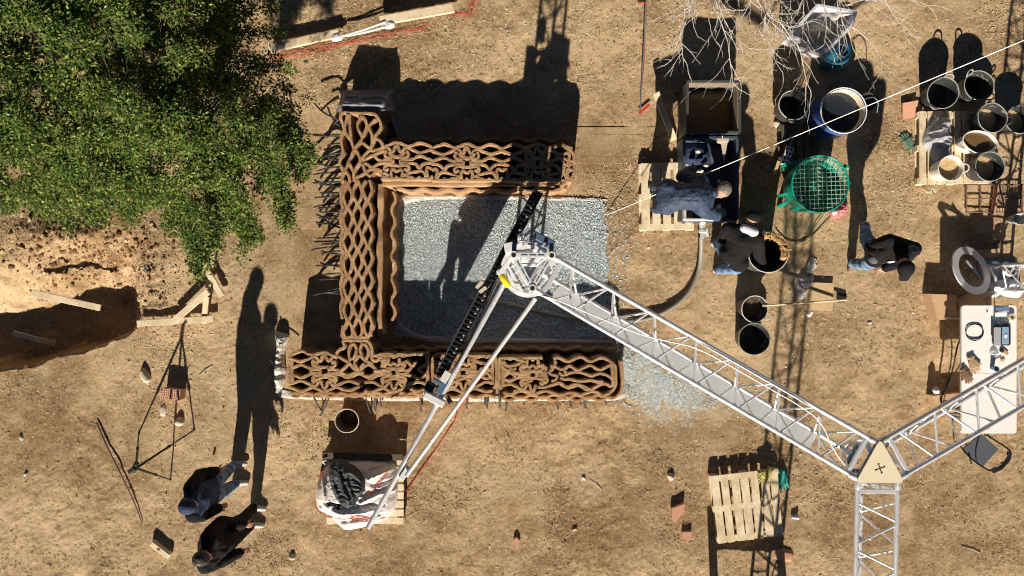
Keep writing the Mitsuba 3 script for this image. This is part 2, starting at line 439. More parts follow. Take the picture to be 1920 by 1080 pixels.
def stones(pts, z, rmin, rmax, cols, seed, flat=.75, power=1.8, subd=0):
    r = np.random.default_rng(seed); n = len(pts)
    base = trimesh.creation.icosphere(subdivisions=subd, radius=1.); bv, bf = np.array(base.vertices), np.array(base.faces)
    rad = rmin + (rmax - rmin) * r.random(n) ** power
    jit = 1 + r.uniform(-.28, .28, (n, len(bv)))
    v = bv[None] * jit[:, :, None] * rad[:, None, None] * np.stack([r.uniform(.8, 1.3, n), r.uniform(.7, 1.1, n), r.uniform(.5, 1.) * np.full(n, flat)], -1)[:, None]
    a = r.uniform(0, 2 * np.pi, n); ca, sa = np.cos(a)[:, None], np.sin(a)[:, None]
    tl = r.normal(0, .5, n); ct, st = np.cos(tl)[:, None], np.sin(tl)[:, None]
    X, Z = v[..., 0] * ct + v[..., 2] * st, -v[..., 0] * st + v[..., 2] * ct
    v = np.stack([X * ca - v[..., 1] * sa, X * sa + v[..., 1] * ca, Z], -1) + np.c_[pts, z][:, None]
    f = (np.arange(n)[:, None, None] * len(bv) + bf).reshape(-1, 3)
    cols = np.array(cols); cc = np.clip(cols[r.integers(0, len(cols), n)] * r.uniform(.75, 1.2, (n, 1)), 0, .9)
    return trimesh.Trimesh(v.reshape(-1, 3), f, process=False), np.repeat(cc, len(bv), 0)


s = scatter(5200, lambda a, b: .6 * litter_density(a, b), 41); xy = np.c_[(s[:, 0] - 960) / 120, (540 - s[:, 1]) / 120]
m, c = stones(xy, gzv(xy[:, 0], xy[:, 1]) + .003, .004, .022, [(.42, .30, .17), (.34, .22, .115), (.60, .50, .36), (.22, .14, .07)], 41, power=4.); setting('soil_crumbs', m, 'm_vc', False, 'stuff', 'crumbs of earth and little stones lying on the soil', 'soil crumbs', color=c)
s = scatter(900, lambda a, b: np.exp(-(((a - 160) / 130.) ** 2 + ((b - 475) / 50.) ** 2)) + .25 * np.exp(-(((a - 285) / 45.) ** 2 + ((b - 570) / 28.) ** 2)), 42); xy = np.c_[(s[:, 0] - 960) / 120, (540 - s[:, 1]) / 120]
m, c = stones(xy, gzv(xy[:, 0], xy[:, 1]) + .01, .008, .045, [(.30, .18, .09), (.38, .25, .13), (.20, .11, .05), (.50, .38, .24)], 43, flat=.9, power=4., subd=1); setting('dug_earth_clods', m, 'm_vc', False, 'stuff', 'broken clods of earth thrown up on the far side of the pit', 'earth clods', color=c)

# ---- gravel bed inside the walls and the spill beyond it
GREY = [(.56, .645, .68), (.49, .575, .61), (.64, .715, .74), (.37, .45, .49), (.69, .755, .775), (.53, .60, .61)]
bed = sg.Polygon([(744, 371), (900, 368), (1000, 372), (1128, 375), (1134, 392), (1129, 410), (1137, 440), (1132, 470), (1141, 500), (1135, 530), (1143, 560), (1137, 590), (1146, 632), (900, 634), (742, 630)])
pts = np.array(bed.exterior.coords)[:-1]
gw = PP(pts)[:, :2]
setting('gravel_base', prism(gw, -.03, .004), 'm_gravel_base', False, 'structure')
M('m_gravel_base', (.20, .235, .255), .95)
r = np.random.default_rng(51)
g = np.stack(np.meshgrid(np.arange(738, 1150, 1.9), np.arange(364, 640, 1.9)), -1).reshape(-1, 2); g += r.uniform(-1.1, 1.1, g.shape)
g = g[shapely.contains_xy(bed.buffer(2.5), g[:, 0], g[:, 1])]
g = np.vstack([g, scatter(250, lambda a, b: np.exp(-((a - 1140) / 11.) ** 2) * (b > 372) * (b < 640), 55)])
gxy = np.c_[(g[:, 0] - 960) / 120, (540 - g[:, 1]) / 120]
m, c = stones(gxy, r.uniform(.006, .016, len(g)), 0.006, .0155, GREY, 52, power=2.0)
setting('gravel', m, 'm_vc', False, 'stuff', 'grey green crushed gravel filling the floor inside the earth walls', 'gravel', color=c)
s = scatter(8500, lambda a, b: np.clip(1.25 * np.exp(-(((a - 1195 - .62 * (b - 690)) / 46.) ** 2 + ((b - 712) / 52.) ** 2)) + .5 * np.exp(-(((a - 1290) / 60.) ** 2 + ((b - 745) / 30.) ** 2)) + .07 * np.exp(-(((a - 1165) / 16.) ** 2 + ((b - 500) / 110.) ** 2)), 0, 1) * ~shapely.contains_xy(sg.box(0, 0, 1140, 756), a, b), 53)
xy = np.c_[(s[:, 0] - 960) / 120, (540 - s[:, 1]) / 120]
m, c = stones(xy, gzv(xy[:, 0], xy[:, 1]) + .004, .006, .017, GREY + [(.6, .52, .40)], 54)
setting('gravel_spill', m, 'm_vc', False, 'stuff', 'loose gravel spilled on the soil beyond the end of the lower earth wall', 'gravel', color=c)
# ================================================================ THE PRINTED EARTH WALLS
ZT, LAY, NL = .60, .034, 18
U3, U2, U6, U48, U72, U92 = 6., 7.2, 6., 4.8, 7.385, 0


def rel(c, pts, s=6., fx=1, fy=1): return [(c[0] + fx * x / s, c[1] + fy * y / s) for x, y in pts]
def org(o, s, pts): return [(o[0] + x / s, o[1] + y / s) for x, y in pts]


def upper_half(c, L=-396, Rr=396, fy=1, s=6.):
    """Wavy rows and curls of the wavy side of one rosette."""
    top = [(-396, -172), (-330, -205), (-262, -232), (-200, -205), (-131, -178), (-65, -205), (0, -232), (65, -205), (131, -175), (200, -200), (262, -225), (330, -200), (396, -170)]
    sec = [(-396, -150), (-330, -122), (-262, -105), (-200, -130), (-140, -160)]
    thr = [(-396, -25), (-330, -50), (-262, -80), (-205, -50), (-150, -28), (-42, -32)]
    out = [top, sec + [(-92, -168), (-60, -112), (-34, -114), (-20, -175), (0, -200), (20, -175), (34, -114), (60, -112), (92, -168)] + [(-x, y) for x, y in sec[::-1]],
           thr, [(-x, y) for x, y in thr[::-1]],
           [(-112, -138), (-134, -105), (-130, -58), (-47, -48)], [(112, -138), (134, -105), (130, -58), (47, -48)],
           [(-92, -122), (-72, -82), (0, -68), (72, -82), (92, -122)], [(-46, -60), (46, -60)]]
    res = []
    for p in out:
        q = [(x, y) for x, y in p if L <= x <= Rr]
        if len(q) > 1: res.append(rel(c, q, s, 1, fy))
    return res


def lower_half(c, L=-396, Rr=396, fy=1, s=6.):
    """Square waves, scrolls and stubs of the straight side of one rosette."""
    sq = [(42, 5), (165, 5), (225, 18), (243, 66), (265, 70), (282, 28), (330, 6), (396, 4)]
    mm = [(346, 168), (326, 40), (396, 72)]
    sh = [(334, 166), (312, 112), (272, 92), (150, 118), (80, 150)]
    out = [sq, mm, sh, [(0, 182), (0, 150)], [(132, 182), (132, 150)], [(255, 182), (255, 150)], [(396, 182), (396, 145)],
           [(92, 62), (118, 102), (142, 78), (134, 42), (100, 30), (0, 36)], [(60, 166), (66, 98), (44, 68), (0, 110)], [(0, 38), (60, 38)], [(40, -35), (42, 34)], [(110, 150), (150, 168), (190, 170)]]
    res = []
    for p in out:
        for f in (1, -1):
            q = [(x * f, y) for x, y in p if L <= x * f <= Rr]
            if len(q) > 1: res.append(rel(c, q, s, 1, fy))
    res.append(rel(c, [(max(L, -396), 184), (min(Rr, 396), 184)], s, 1, fy))
    return res


def ellipse_loop(c, rx, ry, n=14): return [(c[0] + rx * math.cos(a), c[1] + ry * math.sin(a)) for a in np.linspace(0, 2 * np.pi, n)]

Z2 = (620, 190); z2 = lambda p: org(Z2, 7.2, p)
w_left = [z2(p) for p in [
    [(250, 150), (160, 150), (125, 205), (170, 320), (190, 395), (150, 450), (130, 520), (165, 620), (175, 700), (130, 780), (120, 830), (165, 930), (172, 1000), (150, 1080)],
    [(240, 165), (200, 300), (182, 380), (215, 450), (250, 500)],
    [(255, 165), (257, 330), (268, 470), (290, 580), (320, 640), (280, 740), (240, 820), (200, 920), (178, 985)],
    [(240, 158), (420, 162), (590, 160), (640, 220), (692, 330), (640, 420), (598, 480), (575, 570), (530, 650)],
    [(420, 180), (372, 270), (358, 340), (410, 450), (428, 500), (380, 570), (325, 640)],
    [(430, 200), (470, 250), (492, 310), (462, 400), (430, 480)],
    [(612, 235), (545, 290), (512, 345), (560, 440), (572, 520), (552, 600), (530, 650)],
    [(325, 640), (390, 750), (412, 810), (342, 900), (312, 960), (318, 1080)],
    [(430, 555), (505, 615), (555, 675), (620, 655), (700, 635)],
    [(598, 490), (670, 525), (705, 590), (720, 635)],
    [(530, 655), (452, 720), (415, 785)], [(565, 715), (485, 785), (420, 800)],
    [(578, 712), (622, 780), (700, 800), (830, 803)], [(440, 830), (500, 850), (560, 905), (622, 850), (700, 830), (830, 838)],
    [(430, 830), (450, 915), (475, 965), (545, 1015)], [(365, 1025), (470, 962), (545, 910), (640, 915), (690, 945)], [(562, 1010), (580, 950), (660, 955)],
    [(240, 820), (282, 900), (312, 955)], [(320, 1085), (378, 1005)], [(200, 930), (250, 1000), (260, 1080)]]]
# the long run of elongated diamonds below the corner
PERI, cols = 42.6, [(651.5, 0.), (670.2, -6.), (688.9, -13.)]
for ci, (cx, ph) in enumerate(cols):
    for sgn in (-1, 1):
        pts = []
        for y in np.arange(337, 631.5, 2.6):
            u = ((y - 345.7 - ph) / PERI) % 1.0
            b = 1 - abs(2 * u - 1) ** 1.5
            b = ((y - 367 - ph) / PERI + .5) % 1.0; b = 1 - abs(2 * b - 1) ** 1.35
            dr_ = (y - 345) / 290 * 3.0
            pts.append((cx + sgn * (1.1 + 7.6 * b) + dr_ * .4, y))
        w_left.append(pts)
w_left += [[(641, 632), (693, 632)], [(644, 610), (640, 631)], [(697, 608), (694, 630)]]
w_left_low = [[(644 - 4.5 * abs(math.sin((y - 345) / PERI * math.pi)) - 1.5, y) for y in np.arange(330, 600, 2.6)],
              [(648 + 3 * abs(math.sin((y - 345) / PERI * math.pi)), y) for y in np.arange(330, 600, 2.6)]]
# top wall
RC = [(743.6, 304.), (875.4, 307.), (1007.4, 307.5)]
w_top = []
for i, c in enumerate(RC):
    L = -150 if i == 0 else -397
    w_top += upper_half(c, L, 400) + lower_half(c, -175 if i == 0 else -397, 400)
w_top += [[(700, 291), (722, 280)], [(1049, 272), (1060, 276), (1073, 283), (1077, 290), (1077, 329), (1067, 337), (1052, 347)],
          [(1062, 284), (1070, 290), (1064, 303), (1068, 318), (1063, 330)], [(1040, 290), (1054, 296), (1058, 310), (1054, 328), (1046, 338)]]
def rosette(c):
    q = [[(-48, -42), (48, -42)], [(-48, 42), (48, 42)], [(-48, -42), (-48, 42)], [(48, -42), (48, 42)]]
    for f in (1, -1):
        q += [[(f * 48, -40), (f * 100, -48), (f * 128, -80), (f * 110, -115), (f * 84, -100), (f * 92, -78)], [(f * 48, 40), (f * 100, 48), (f * 128, 80), (f * 110, 115), (f * 84, 100), (f * 92, 78)], [(f * 48, -18), (f * 120, -22), (f * 165, -5)], [(f * 48, 18), (f * 120, 22), (f * 165, 5)]]
    return [rel(c, p) for p in q]
# bottom wall, three lengths
Z6 = (500, 600); z6 = lambda p: org(Z6, 6., p)
c1, c2, c3, c4 = (608.3, 695.8), (738.3, 697.5), (868.6, 698.), (999., 702.)
w_b1 = upper_half(c1, -396, -42) + [rel(c1, [(-140, -165), (-65, -200), (10, -215), (60, -190), (110, -165), (135, -172)])]
w_b1 += [rel(c1, [(-140, -160), (-92, -168), (-60, -112), (-34, -114), (-20, -175), (0, -195), (20, -175), (34, -114), (60, -112), (92, -168), (140, -150)])]
w_b1 += upper_half(c1, -396, 396, -1)
w_b1 += [z6([(800, 410), (860, 440), (920, 472), (1000, 560), (1040, 570), (1130, 495), (1180, 515), (1260, 580)]),
         z6([(850, 230), (1150, 230)]), z6([(855, 235), (890, 305), (810, 338), (785, 380), (782, 410)]),
         z6([(1140, 235), (1188, 310), (1185, 400), (1190, 455), (1250, 460), (1270, 400)]),
         z6([(955, 260), (922, 340), (928, 420), (950, 460)]), z6([(965, 255), (1012, 310), (1005, 380), (960, 445)]),
         z6([(1085, 255), (1042, 320), (1065, 390), (1100, 440)]), z6([(1095, 260), (1150, 340), (1140, 400), (1112, 440)]),
         z6([(1040, 395), (975, 470), (1030, 560)]), *rosette(c1), *rosette(c2), z6([(1050, 395), (1110, 460), (1200, 500)]), z6([(820, 590), (870, 540), (930, 480)]), z6([(900, 640), (1010, 590), (1090, 590)]), z6([(1060, 540), (1100, 480)]),
         z6([(820, 570), (900, 630), (1010, 580), (1130, 650), (1230, 600), (1300, 560)]), z6([(265, 420), (250, 470), (250, 680), (265, 730)]), z6([(285, 430), (290, 690)])]
w_b1 += lower_half(c2, -230, 130, -1) + upper_half(c2, -330, 396, -1) + [z6([(1260, 400), (1265, 385), (1420, 382), (1450, 410), (1470, 385), (1560, 385), (1580, 395), (1690, 385)]),
         z6([(1700, 385), (1770, 385), (1810, 395)]), z6([(1560, 450), (1640, 520), (1580, 580)]), z6([(1640, 520), (1680, 470)]), z6([(1800, 400), (1815, 640), (1800, 720)]), z6([(1700, 560), (1800, 500)]), z6([(1700, 560), (1800, 620)])]
w_b2 = rosette(c3) + lower_half(c3, -330, 370, -1) + upper_half(c3, -330, 372, -1) + [[(928, 668), (931, 675), (931, 722), (926, 728)], [(924, 676), (924, 720)], [(813, 668), (811, 676), (811, 724), (815, 730)], [(816, 676), (816, 722)], [(900, 690), (922, 706)], [(900, 706), (922, 690)]]
w_b3 = rosette(c4) + lower_half(c4, -370, 110, -1) + upper_half(c4, -372, 42, -1) + [[(938, 668), (936, 676), (936, 722), (940, 730)], [(943, 676), (943, 726)], [(945, 690), (968, 706)], [(945, 706), (968, 690)]]
zb3 = lambda p: org((900, 600), 4.8, p)
w_b3 += [zb3(p) for p in [
    [(660, 352), (690, 335), (740, 352), (790, 382), (840, 352), (900, 328), (950, 350), (1000, 382), (1050, 350), (1095, 333), (1150, 360), (1205, 392), (1222, 420), (1222, 600), (1190, 640), (1140, 672), (1080, 690)],
    [(665, 360), (690, 385), (660, 410), (700, 430), (750, 452), (800, 405), (840, 430), (882, 462), (930, 430), (990, 402), (1040, 432), (1080, 455), (1130, 430), (1180, 398), (1195, 430), (1195, 620), (1140, 570), (1080, 575), (1030, 615), (985, 635), (930, 610), (880, 575), (840, 580), (790, 610), (770, 600), (700, 560)],
    [(710, 470), (740, 500), (790, 480), (840, 470), (885, 465), (930, 480), (1000, 505), (1050, 490), (1090, 480), (1150, 500), (1190, 530)],
    [(720, 520), (760, 540), (800, 530), (850, 545), (890, 552), (950, 545), (1000, 540), (1060, 560), (1110, 550)],
    [(790, 500), (760, 450)], [(640, 400), (660, 440), (620, 460), (650, 500), (700, 500), (690, 540), (640, 550)], [(560, 430), (600, 420), (590, 470), (530, 480), (610, 495), (560, 520), (620, 530), (580, 570)],
    [(520, 605), (580, 612), (660, 580), (720, 560), (770, 600), (810, 612), (850, 600), (890, 578), (940, 600), (990, 632), (1040, 600), (1090, 575)],
    [(300, 645), (370, 630), (440, 650), (490, 668), (560, 640), (620, 640), (690, 668), (740, 680), (800, 650), (860, 655), (900, 680), (950, 660), (1000, 640), (1050, 650), (1110, 680), (1170, 660)]]]
w_low_b = [[(542 + 13 * 0 + t, 741 + 3.2 * math.sin(t / 44 * 2 * math.pi)) for t in np.arange(4, 265, 3)], [(542 + t, 741 - 3.2 * math.sin(t / 44 * 2 * math.pi)) for t in np.arange(4, 265, 3)]]
w_low_c = [[(t, 743 + 3 * math.sin(t / 42 * 2 * math.pi)) for t in np.arange(814, 930, 3)]]
w_low_d = [[(t, 744 + 3 * math.sin(t / 42 * 2 * math.pi)) for t in np.arange(940, 1156, 3)] + [(1164, 738), (1168, 720), (1168, 690), (1166, 676)], [(t, 748 - 3 * math.sin(t / 42 * 2 * math.pi)) for t in np.arange(940, 1150, 3)]]
w_low_in_b = [[(t, 655 + 2.6 * math.sin(t / 42 * 2 * math.pi)) for t in np.arange(700, 1160, 3)]]
w_low_in_l = [[(737 + 3.6 * math.cos((y - 372) / 42.6 * 2 * math.pi), y) for y in np.arange(358, 602, 3)]]
w_low_in_t = [[(x, 355.5 + 2.6 * math.sin((x - 760) / 44 * 2 * math.pi)) for x in np.arange(742, 1066, 3)]]
w_low_out_t = [[(x, 262 + 3 * math.sin((x - 760) / 44 * 2 * math.pi)) for x in np.arange(728, 1076, 3)]]


def beads(paths, z, w=.046, h=.0385, seed=0, n=10):
    """One printed layer: every bead a flattened tube along its path."""
    r = np.random.default_rng(seed); out = []
    for p in paths:
        q = chaikin(PP(p, z)[:, :2], 2); q = resample(q, .022)
        if len(q) < 3: continue
        t = np.arange(len(q)); k = seed * 31 + len(out) * 7.7
        wob = meshkit.noise(np.stack([t * .35 + k, t * 0, t * 0], 1), seed)
        q = q + (np.stack([meshkit.noise(np.stack([t * .3 + k, t * 0 + i, t * 0], 1), seed + 1) for i in (1, 2)], 1) - .5) * .009
        zz = r.uniform(-.001, .001) + (meshkit.noise(np.stack([t * .22 + k, t * 0 + 5, t * 0], 1), seed) - .5) * .006
        out.append(tube(np.c_[q, zz], (w / 2) * (.84 + .34 * wob), n, sq=(1., h / w), pw=.48))
    return cat(out)


def printed_wall(label, cat_, paths, lows, n_layers=NL):
    """paths: the full height; lows: [(paths, number of layers)] for the lower wavy feet."""
    k = thing('earth_wall', label, cat_, None)
    s0 = len(USED)
    for var in range(2):
        scene[f'grp{s0}_{var}'] = {'type': 'shapegroup', 'layer': mikit.ply(beads(paths, ZT, seed=s0 + var), 'm_clay', True)}
    r = np.random.default_rng(s0)
    for i in range(n_layers - 1):
        kk = numbered(k + '__printed_layer')
        scene[kk] = {'type': 'instance', 'g': {'type': 'ref', 'id': f'grp{s0}_{i % 2}'}, 'to_world': T4().translate([r.normal(0, .0016), r.normal(0, .0016), .012 + i * LAY])}
    part(k, 'printed_layer', mv(beads(paths, ZT, seed=s0 + 9, w=.048), (0, 0, .012 + (n_layers - 1) * LAY)), 'm_clay', True)
    for lo, nl in lows:
        b = beads(lo, nl * LAY, seed=s0 + 3)
        ms = [mv(b, (r.normal(0, .002), r.normal(0, .002), .012 + i * LAY)) for i in range(nl)]
        part(k, 'foot_bead', cat(ms), 'm_clay', True, None)
    return k


W1 = printed_wall('corner of lattice earth wall running down the tree side and along the top of the gravel', 'earth wall', w_left + w_top,
                  [(w_left_low, 13), (w_low_in_l, 11), (w_low_in_t, 11), (w_low_out_t, 12)])
W2 = printed_wall('lower lattice earth wall length with a short stem at its top, nearest the two standing people', 'earth wall', w_b1, [(w_low_b, 13)])
W3 = printed_wall('short middle length of lower lattice earth wall beneath the chain arm', 'earth wall', w_b2, [(w_low_c, 13)])
W4 = printed_wall('lattice earth wall length ending at the gravel spill, with plain diamonds at one end', 'earth wall', w_b3, [(w_low_d, 12), (w_low_in_b, 9)])
# smooth clay ledge along the inner face
def ledge(pts, z, w, h=.06):
    q = resample(chaikin(PP(pts, z)[:, :2], 1), .03)
    t = np.arange(len(q)); q = q + (np.stack([meshkit.noise(np.stack([t * .2, t * 0 + i, t * 0], 1), 3) for i in (1, 2)], 1) - .5) * .018
    return tube(np.c_[q, t * 0 + z - h / 2], w / 2 * (.85 + .3 * meshkit.noise(np.stack([t * .13, t * 0, t * 0], 1), 8)), 12, sq=(1, h / w), pw=.4)
part(W1, 'clay_ledge', ledge([(713, 344), (712, 400), (711.5, 470), (711, 540), (710, 590), (710.5, 612), (712, 628)], .43, .115, .4), 'm_clay', 50, 'thick smooth clay ledge along the inner face of the wall')
part(W1, 'clay_ledge', ledge([(716, 343), (760, 343.5), (860, 344), (950, 344), (1040, 343)], .46, .085, .42), 'm_clay', 50)
# tube ends sticking out of the walls
def stub(par, px, py, z, pts, r=.0135):
    a = [P(px, py, z)] + [P(px + dx, py + dy, zz) for dx, dy, zz in pts]
    part(par, 'plastic_tube', tube(chaikin(a, 2), r, 8), 'm_rubber', True)
r = np.random.default_rng(5)
ys = [228, 243, 268, 285, 289, 312, 316, 322, 347, 352, 362, 368, 374, 397, 403, 414, 437, 452, 456, 462, 497, 501, 540, 545, 551, 256, 277, 300, 334, 341, 380, 388, 421, 429, 446, 470, 478, 512, 522]
for i, y in enumerate(ys):
    L = r.uniform(30, 62); up = r.uniform(-.06, .1)
    dy = r.uniform(-4, 9) if i % 3 else r.uniform(-20, 16)
    if i < 2: dy = -34 - 8 * i
    stub(W1, 646, y, .30 + r.uniform(-.14, .14), [(-L * .45, dy * .25, .32 + up), (-L * .8, dy * .6, .26 + up), (-L, dy, .16 + up)])
for x, L, dx in [(583, 26, 20), (622, 34, -22), (683, 30, 12), (701, 22, 2), (705, 26, -1), (711, 18, 4), (788, 26, 1), (874, 22, 1), (908, 16, 2), (911, 22, 3), (936, 20, 1), (955, 26, -7), (1001, 14, 0), (1040, 22, 6), (1064, 20, 8), (1084, 16, 5), (1091, 22, 8), (1128, 15, 9)]:
    par = W2 if x < 805 else W3 if x < 932 else W4
    stub(par, x, 728, .22, [(dx * .3, 8 + L * .4, .2), (dx * .75, 10 + L * 1.0, .12), (dx, 12 + L * 1.15, .05)], .014)
stub(W2, 545, 690, .25, [(-18, 0, .3), (-32, -8, .3), (-42, -17, .33)], .009)

# white sheet under the walls
def rumpled(outline, z0, amp, seed, freq=5., H=.012): return blob(PP(outline)[:, :2], z0, H, .03, amp, freq, seed, .025, .6)
k = thing('membrane_sheet', 'crumpled white plastic sheet sticking out from under the earth walls', 'plastic sheet')
part(k, 'sheet_edge', rumpled([(518, 728), (560, 738), (700, 741), (900, 742), (1100, 744), (1168, 742), (1178, 728), (1174, 748), (1130, 753), (1010, 751), (900, 754), (820, 750), (760, 753), (620, 750), (540, 748), (516, 742)], .004, .012, 61), 'm_membrane', True)
part(k, 'sheet_edge', rumpled([(515, 615), (524, 622), (545, 627), (538, 645), (532, 668), (538, 700), (528, 738), (516, 742), (513, 690), (520, 655)], .004, .055, 62, 6., .13), 'm_membrane', True, 'bunched up end of the sheet')
part(k, 'sheet_edge', rumpled([(748, 362), (860, 365), (1010, 368), (1140, 372), (1140, 379), (1000, 376), (880, 374), (752, 377), (747, 420), (749, 520), (744, 628), (900, 632), (1150, 636), (1152, 643), (900, 643), (738, 640), (736, 500), (737, 380)], .002, .01, 63, H=.03), 'm_membrane', True)
# ================================================================ THE PRINTING CRANE: three towers, a star of truss arms, a print arm
TOPZ = 3.5
CR = thing('printing_crane', 'silver lattice truss crane with three arms meeting at a triangular plate over the site', 'crane')
TA = [P(963, 478, TOPZ), P(1034, 479, TOPZ), P(998, 540, TOPZ)]
ND = [P(1646, 831, TOPZ), P(1608, 898, TOPZ), P(1683, 898, TOPZ)]
TB = [P(2258, 479, TOPZ), P(2330, 480, TOPZ), P(2295, 545, TOPZ)]
TC = [P(1590, 1600, TOPZ), P(1664, 1600, TOPZ), P(1627, 1664, TOPZ)]
down = V(0, 0, 1)


def lattice(par, a0, a1, b0, b1, period, r=.0125, start=.0):
    """A zigzag of braces between the chord a0-a1 and the chord b0-b1."""
    L = np.linalg.norm(a1 - a0); n = int(round(L / period)); u = lambda p, q, t: p + (q - p) * t
    for i in range(n):
        t0, tm, t1 = (i + .06) / n, (i + .5) / n, (i + .94) / n
        part(par, 'brace', rod(u(a0, a1, t0), u(b0, b1, tm - .03 / n), r, 8), 'm_alu', True)
        part(par, 'brace', rod(u(b0, b1, tm + .03 / n), u(a0, a1, t1), r, 8), 'm_alu', True)


def arm(name, a0, a1, b0, b1, panel=False):
    k = numbered(CR + '__' + name)
    c0, c1 = (a0 + b0) / 2 - down * .345, (a1 + b1) / 2 - down * .345
    d = (a1 - a0) / np.linalg.norm(a1 - a0)
    for p, q in ((a0, a1), (b0, b1), (c0, c1)):
        part(k, 'chord', rod(p + d * .05, q - d * .05, .0255, 14), 'm_alu', True)
        for e, s in ((p, 1), (q, -1)): part(k, 'coupler', rod(e + s * d * .01, e + s * d * .11, .034, 14), 'm_alu', True)
    lattice(k, a0 + d * .22, a1 - d * .22, b0 + d * .22, b1 - d * .22, .485)
    lattice(k, a0 + d * .22, a1 - d * .22, c0 + d * .22, c1 - d * .22, .485)
    lattice(k, b0 + d * .22, b1 - d * .22, c0 + d * .22, c1 - d * .22, .485)
    for s, (A, Bq, C) in ((1, (a0, b0, c0)), (-1, (a1, b1, c1))):
        for p, q in ((A, Bq), (Bq, C), (C, A)): part(k, 'end_bar', beam(p + s * d * .13, q + s * d * .13, .045, .03), 'm_alu', False)
    if panel:
        dn = V(0, 0, -.325)
        e0, e1, f0, f1 = b0 * .97 + a0 * .03 + dn, b1 * .97 + a1 * .03 + dn, b0 * .53 + a0 * .47 + dn, b1 * .53 + a1 * .47 + dn
        q = [e0 + d * .25, e1 - d * .45, f1 - d * .45, f0 + d * .25]
        n_ = np.cross(q[1] - q[0], q[3] - q[0]); n_ = n_ / np.linalg.norm(n_) * .002
        vv = np.array([x - n_ for x in q] + [x + n_ for x in q])
        part(k, 'cable_tray', trimesh.Trimesh(vv, trimesh.creation.box().faces * 0 + np.array([(0, 1, 2), (0, 2, 3), (4, 6, 5), (4, 7, 6), (0, 4, 5), (0, 5, 1), (1, 5, 6), (1, 6, 2), (2, 6, 7), (2, 7, 3), (3, 7, 4), (3, 4, 0)]), process=False), 'm_panel', False, 'plain grey sheet along one side of the arm')
    return k


arm('truss_arm', TA[1], ND[0], TA[2], ND[1], True)
arm('truss_arm', TB[0], ND[0], TB[2], ND[2])
arm('truss_arm', TC[0], ND[1], TC[1], ND[2])


def tower(name, tops, z0=0.03, rings=True):
    k = numbered(CR + '__' + name)
    ft = [V(p[0], p[1], z0) for p in tops]
    for p, q in zip(ft, tops): part(k, 'chord', rod(p, q + V(0, 0, .02), .0255, 14), 'm_alu', True)
    for i in range(3):
        j = (i + 1) % 3; lo = V(0, 0, .15); hi = V(0, 0, -.12)
        lattice(k, ft[i] + lo, tops[i] + hi, ft[j] + lo, tops[j] + hi, .485)
        for z in (z0 + .06, TOPZ - .05):
            part(k, 'end_bar', beam(V(*ft[i][:2], z), V(*ft[j][:2], z), .04, .03), 'm_alu')
    part(k, 'base_plate', prism(sg.Polygon([p[:2] for p in ft]).buffer(.12), .0, .028), 'm_steel_dark')
    return k


tA = tower('tower', TA); tB = tower('tower', TB); tC = tower('tower', TC)
# node: triangular top plate with a cross of slots, legs of the node below it
nd = numbered(CR + '__joint')
plate = sg.Polygon([(p[0], p[1]) for p in ND]).buffer(.028)
nc = np.mean(ND, 0)
slots = []
for k_ in range(4):
    a = math.radians(20 + 90 * k_); d_ = V(math.cos(a), math.sin(a)); n_ = V(-d_[1], d_[0])
    bar_ = sg.LineString([nc[:2] + d_ * .001, nc[:2] + d_ * .058]).buffer(.008, cap_style=2)
    if k_ % 2 == 0 or True: bar_ = bar_.union(sg.LineString([nc[:2] + d_ * .05 + n_ * -.013, nc[:2] + d_ * .05 + n_ * .013]).buffer(.005, cap_style=2))
    slots.append(bar_)
part(nd, 'plate', prism(plate.difference(shapely.union_all(slots)), TOPZ + .04, TOPZ + .052), 'm_plate', False, 'pale cream triangular plate with a cross shaped cut-out')
M('m_plate', (.78, .70, .52), .5)
part(nd, 'lower_plate', prism(plate.buffer(-.03), TOPZ - .02, TOPZ - .012), 'm_steel_dark')
for i in range(3):
    p, q = ND[i], ND[(i + 1) % 3]
    part(nd, 'corner_post', rod(p + V(0, 0, .04), p - V(0, 0, .36), .022, 12), 'm_alu', True)
    for dz in (0.0, -.33): part(nd, 'edge_bar', beam(p + V(0, 0, dz), q + V(0, 0, dz), .04, .045), 'm_blue_steel')
# top of the tower over the gravel: slotted flat bars, end caps, inner shaft panels
ax = np.mean(TA, 0)
for i in range(3):
    p, q = TA[i] + V(0, 0, .045), TA[(i + 1) % 3] + V(0, 0, .045)
    part(tA, 'top_bar', beam(p, q, .052, .014), 'm_alu_white')
    for t in (.28, .5, .72):
        u = (q - p); part(tA, 'slot', beam(p + u * (t - .09) + V(0, 0, .0085), p + u * (t + .09) + V(0, 0, .0085), .013, .004), 'm_blue_steel')
    part(tA, 'tube_end', mv(lathe([(0.0, 0), (.040, 0), (.040, .02), (.026, .02), (.026, .006), (0, .006)], 20), TA[i] + V(0, 0, .043)), 'm_alu_white', 40)
    part(tA, 'tube_hole', mv(lathe([(.0, 0), (.026, 0), (.026, .004), (0, .004)], 20), TA[i] + V(0, 0, .052)), 'm_black')
for i, j, s in ((0, 2, 1), (1, 2, 1)):
    a, b = TA[i] * .86 + ax * .14, TA[j] * .9 + ax * .1
    for z0_, z1_ in ((3.12, 3.38),):
        a_, b_ = a * .9 + b * .1, a * .02 + b * .98
        part(tA, 'shaft_panel', beam(V(*a_[:2], (z0_ + z1_) / 2), V(*b_[:2], (z0_ + z1_) / 2), .006, z1_ - z0_, .001), 'm_panel')
        for z in np.arange(2.3, 3.1, .38): part(tA, 'rung', beam(V(*(a_ * .97 + ax * .03)[:2], z), V(*(b_ * .97 + ax * .03)[:2], z), .03, .012), 'm_alu')
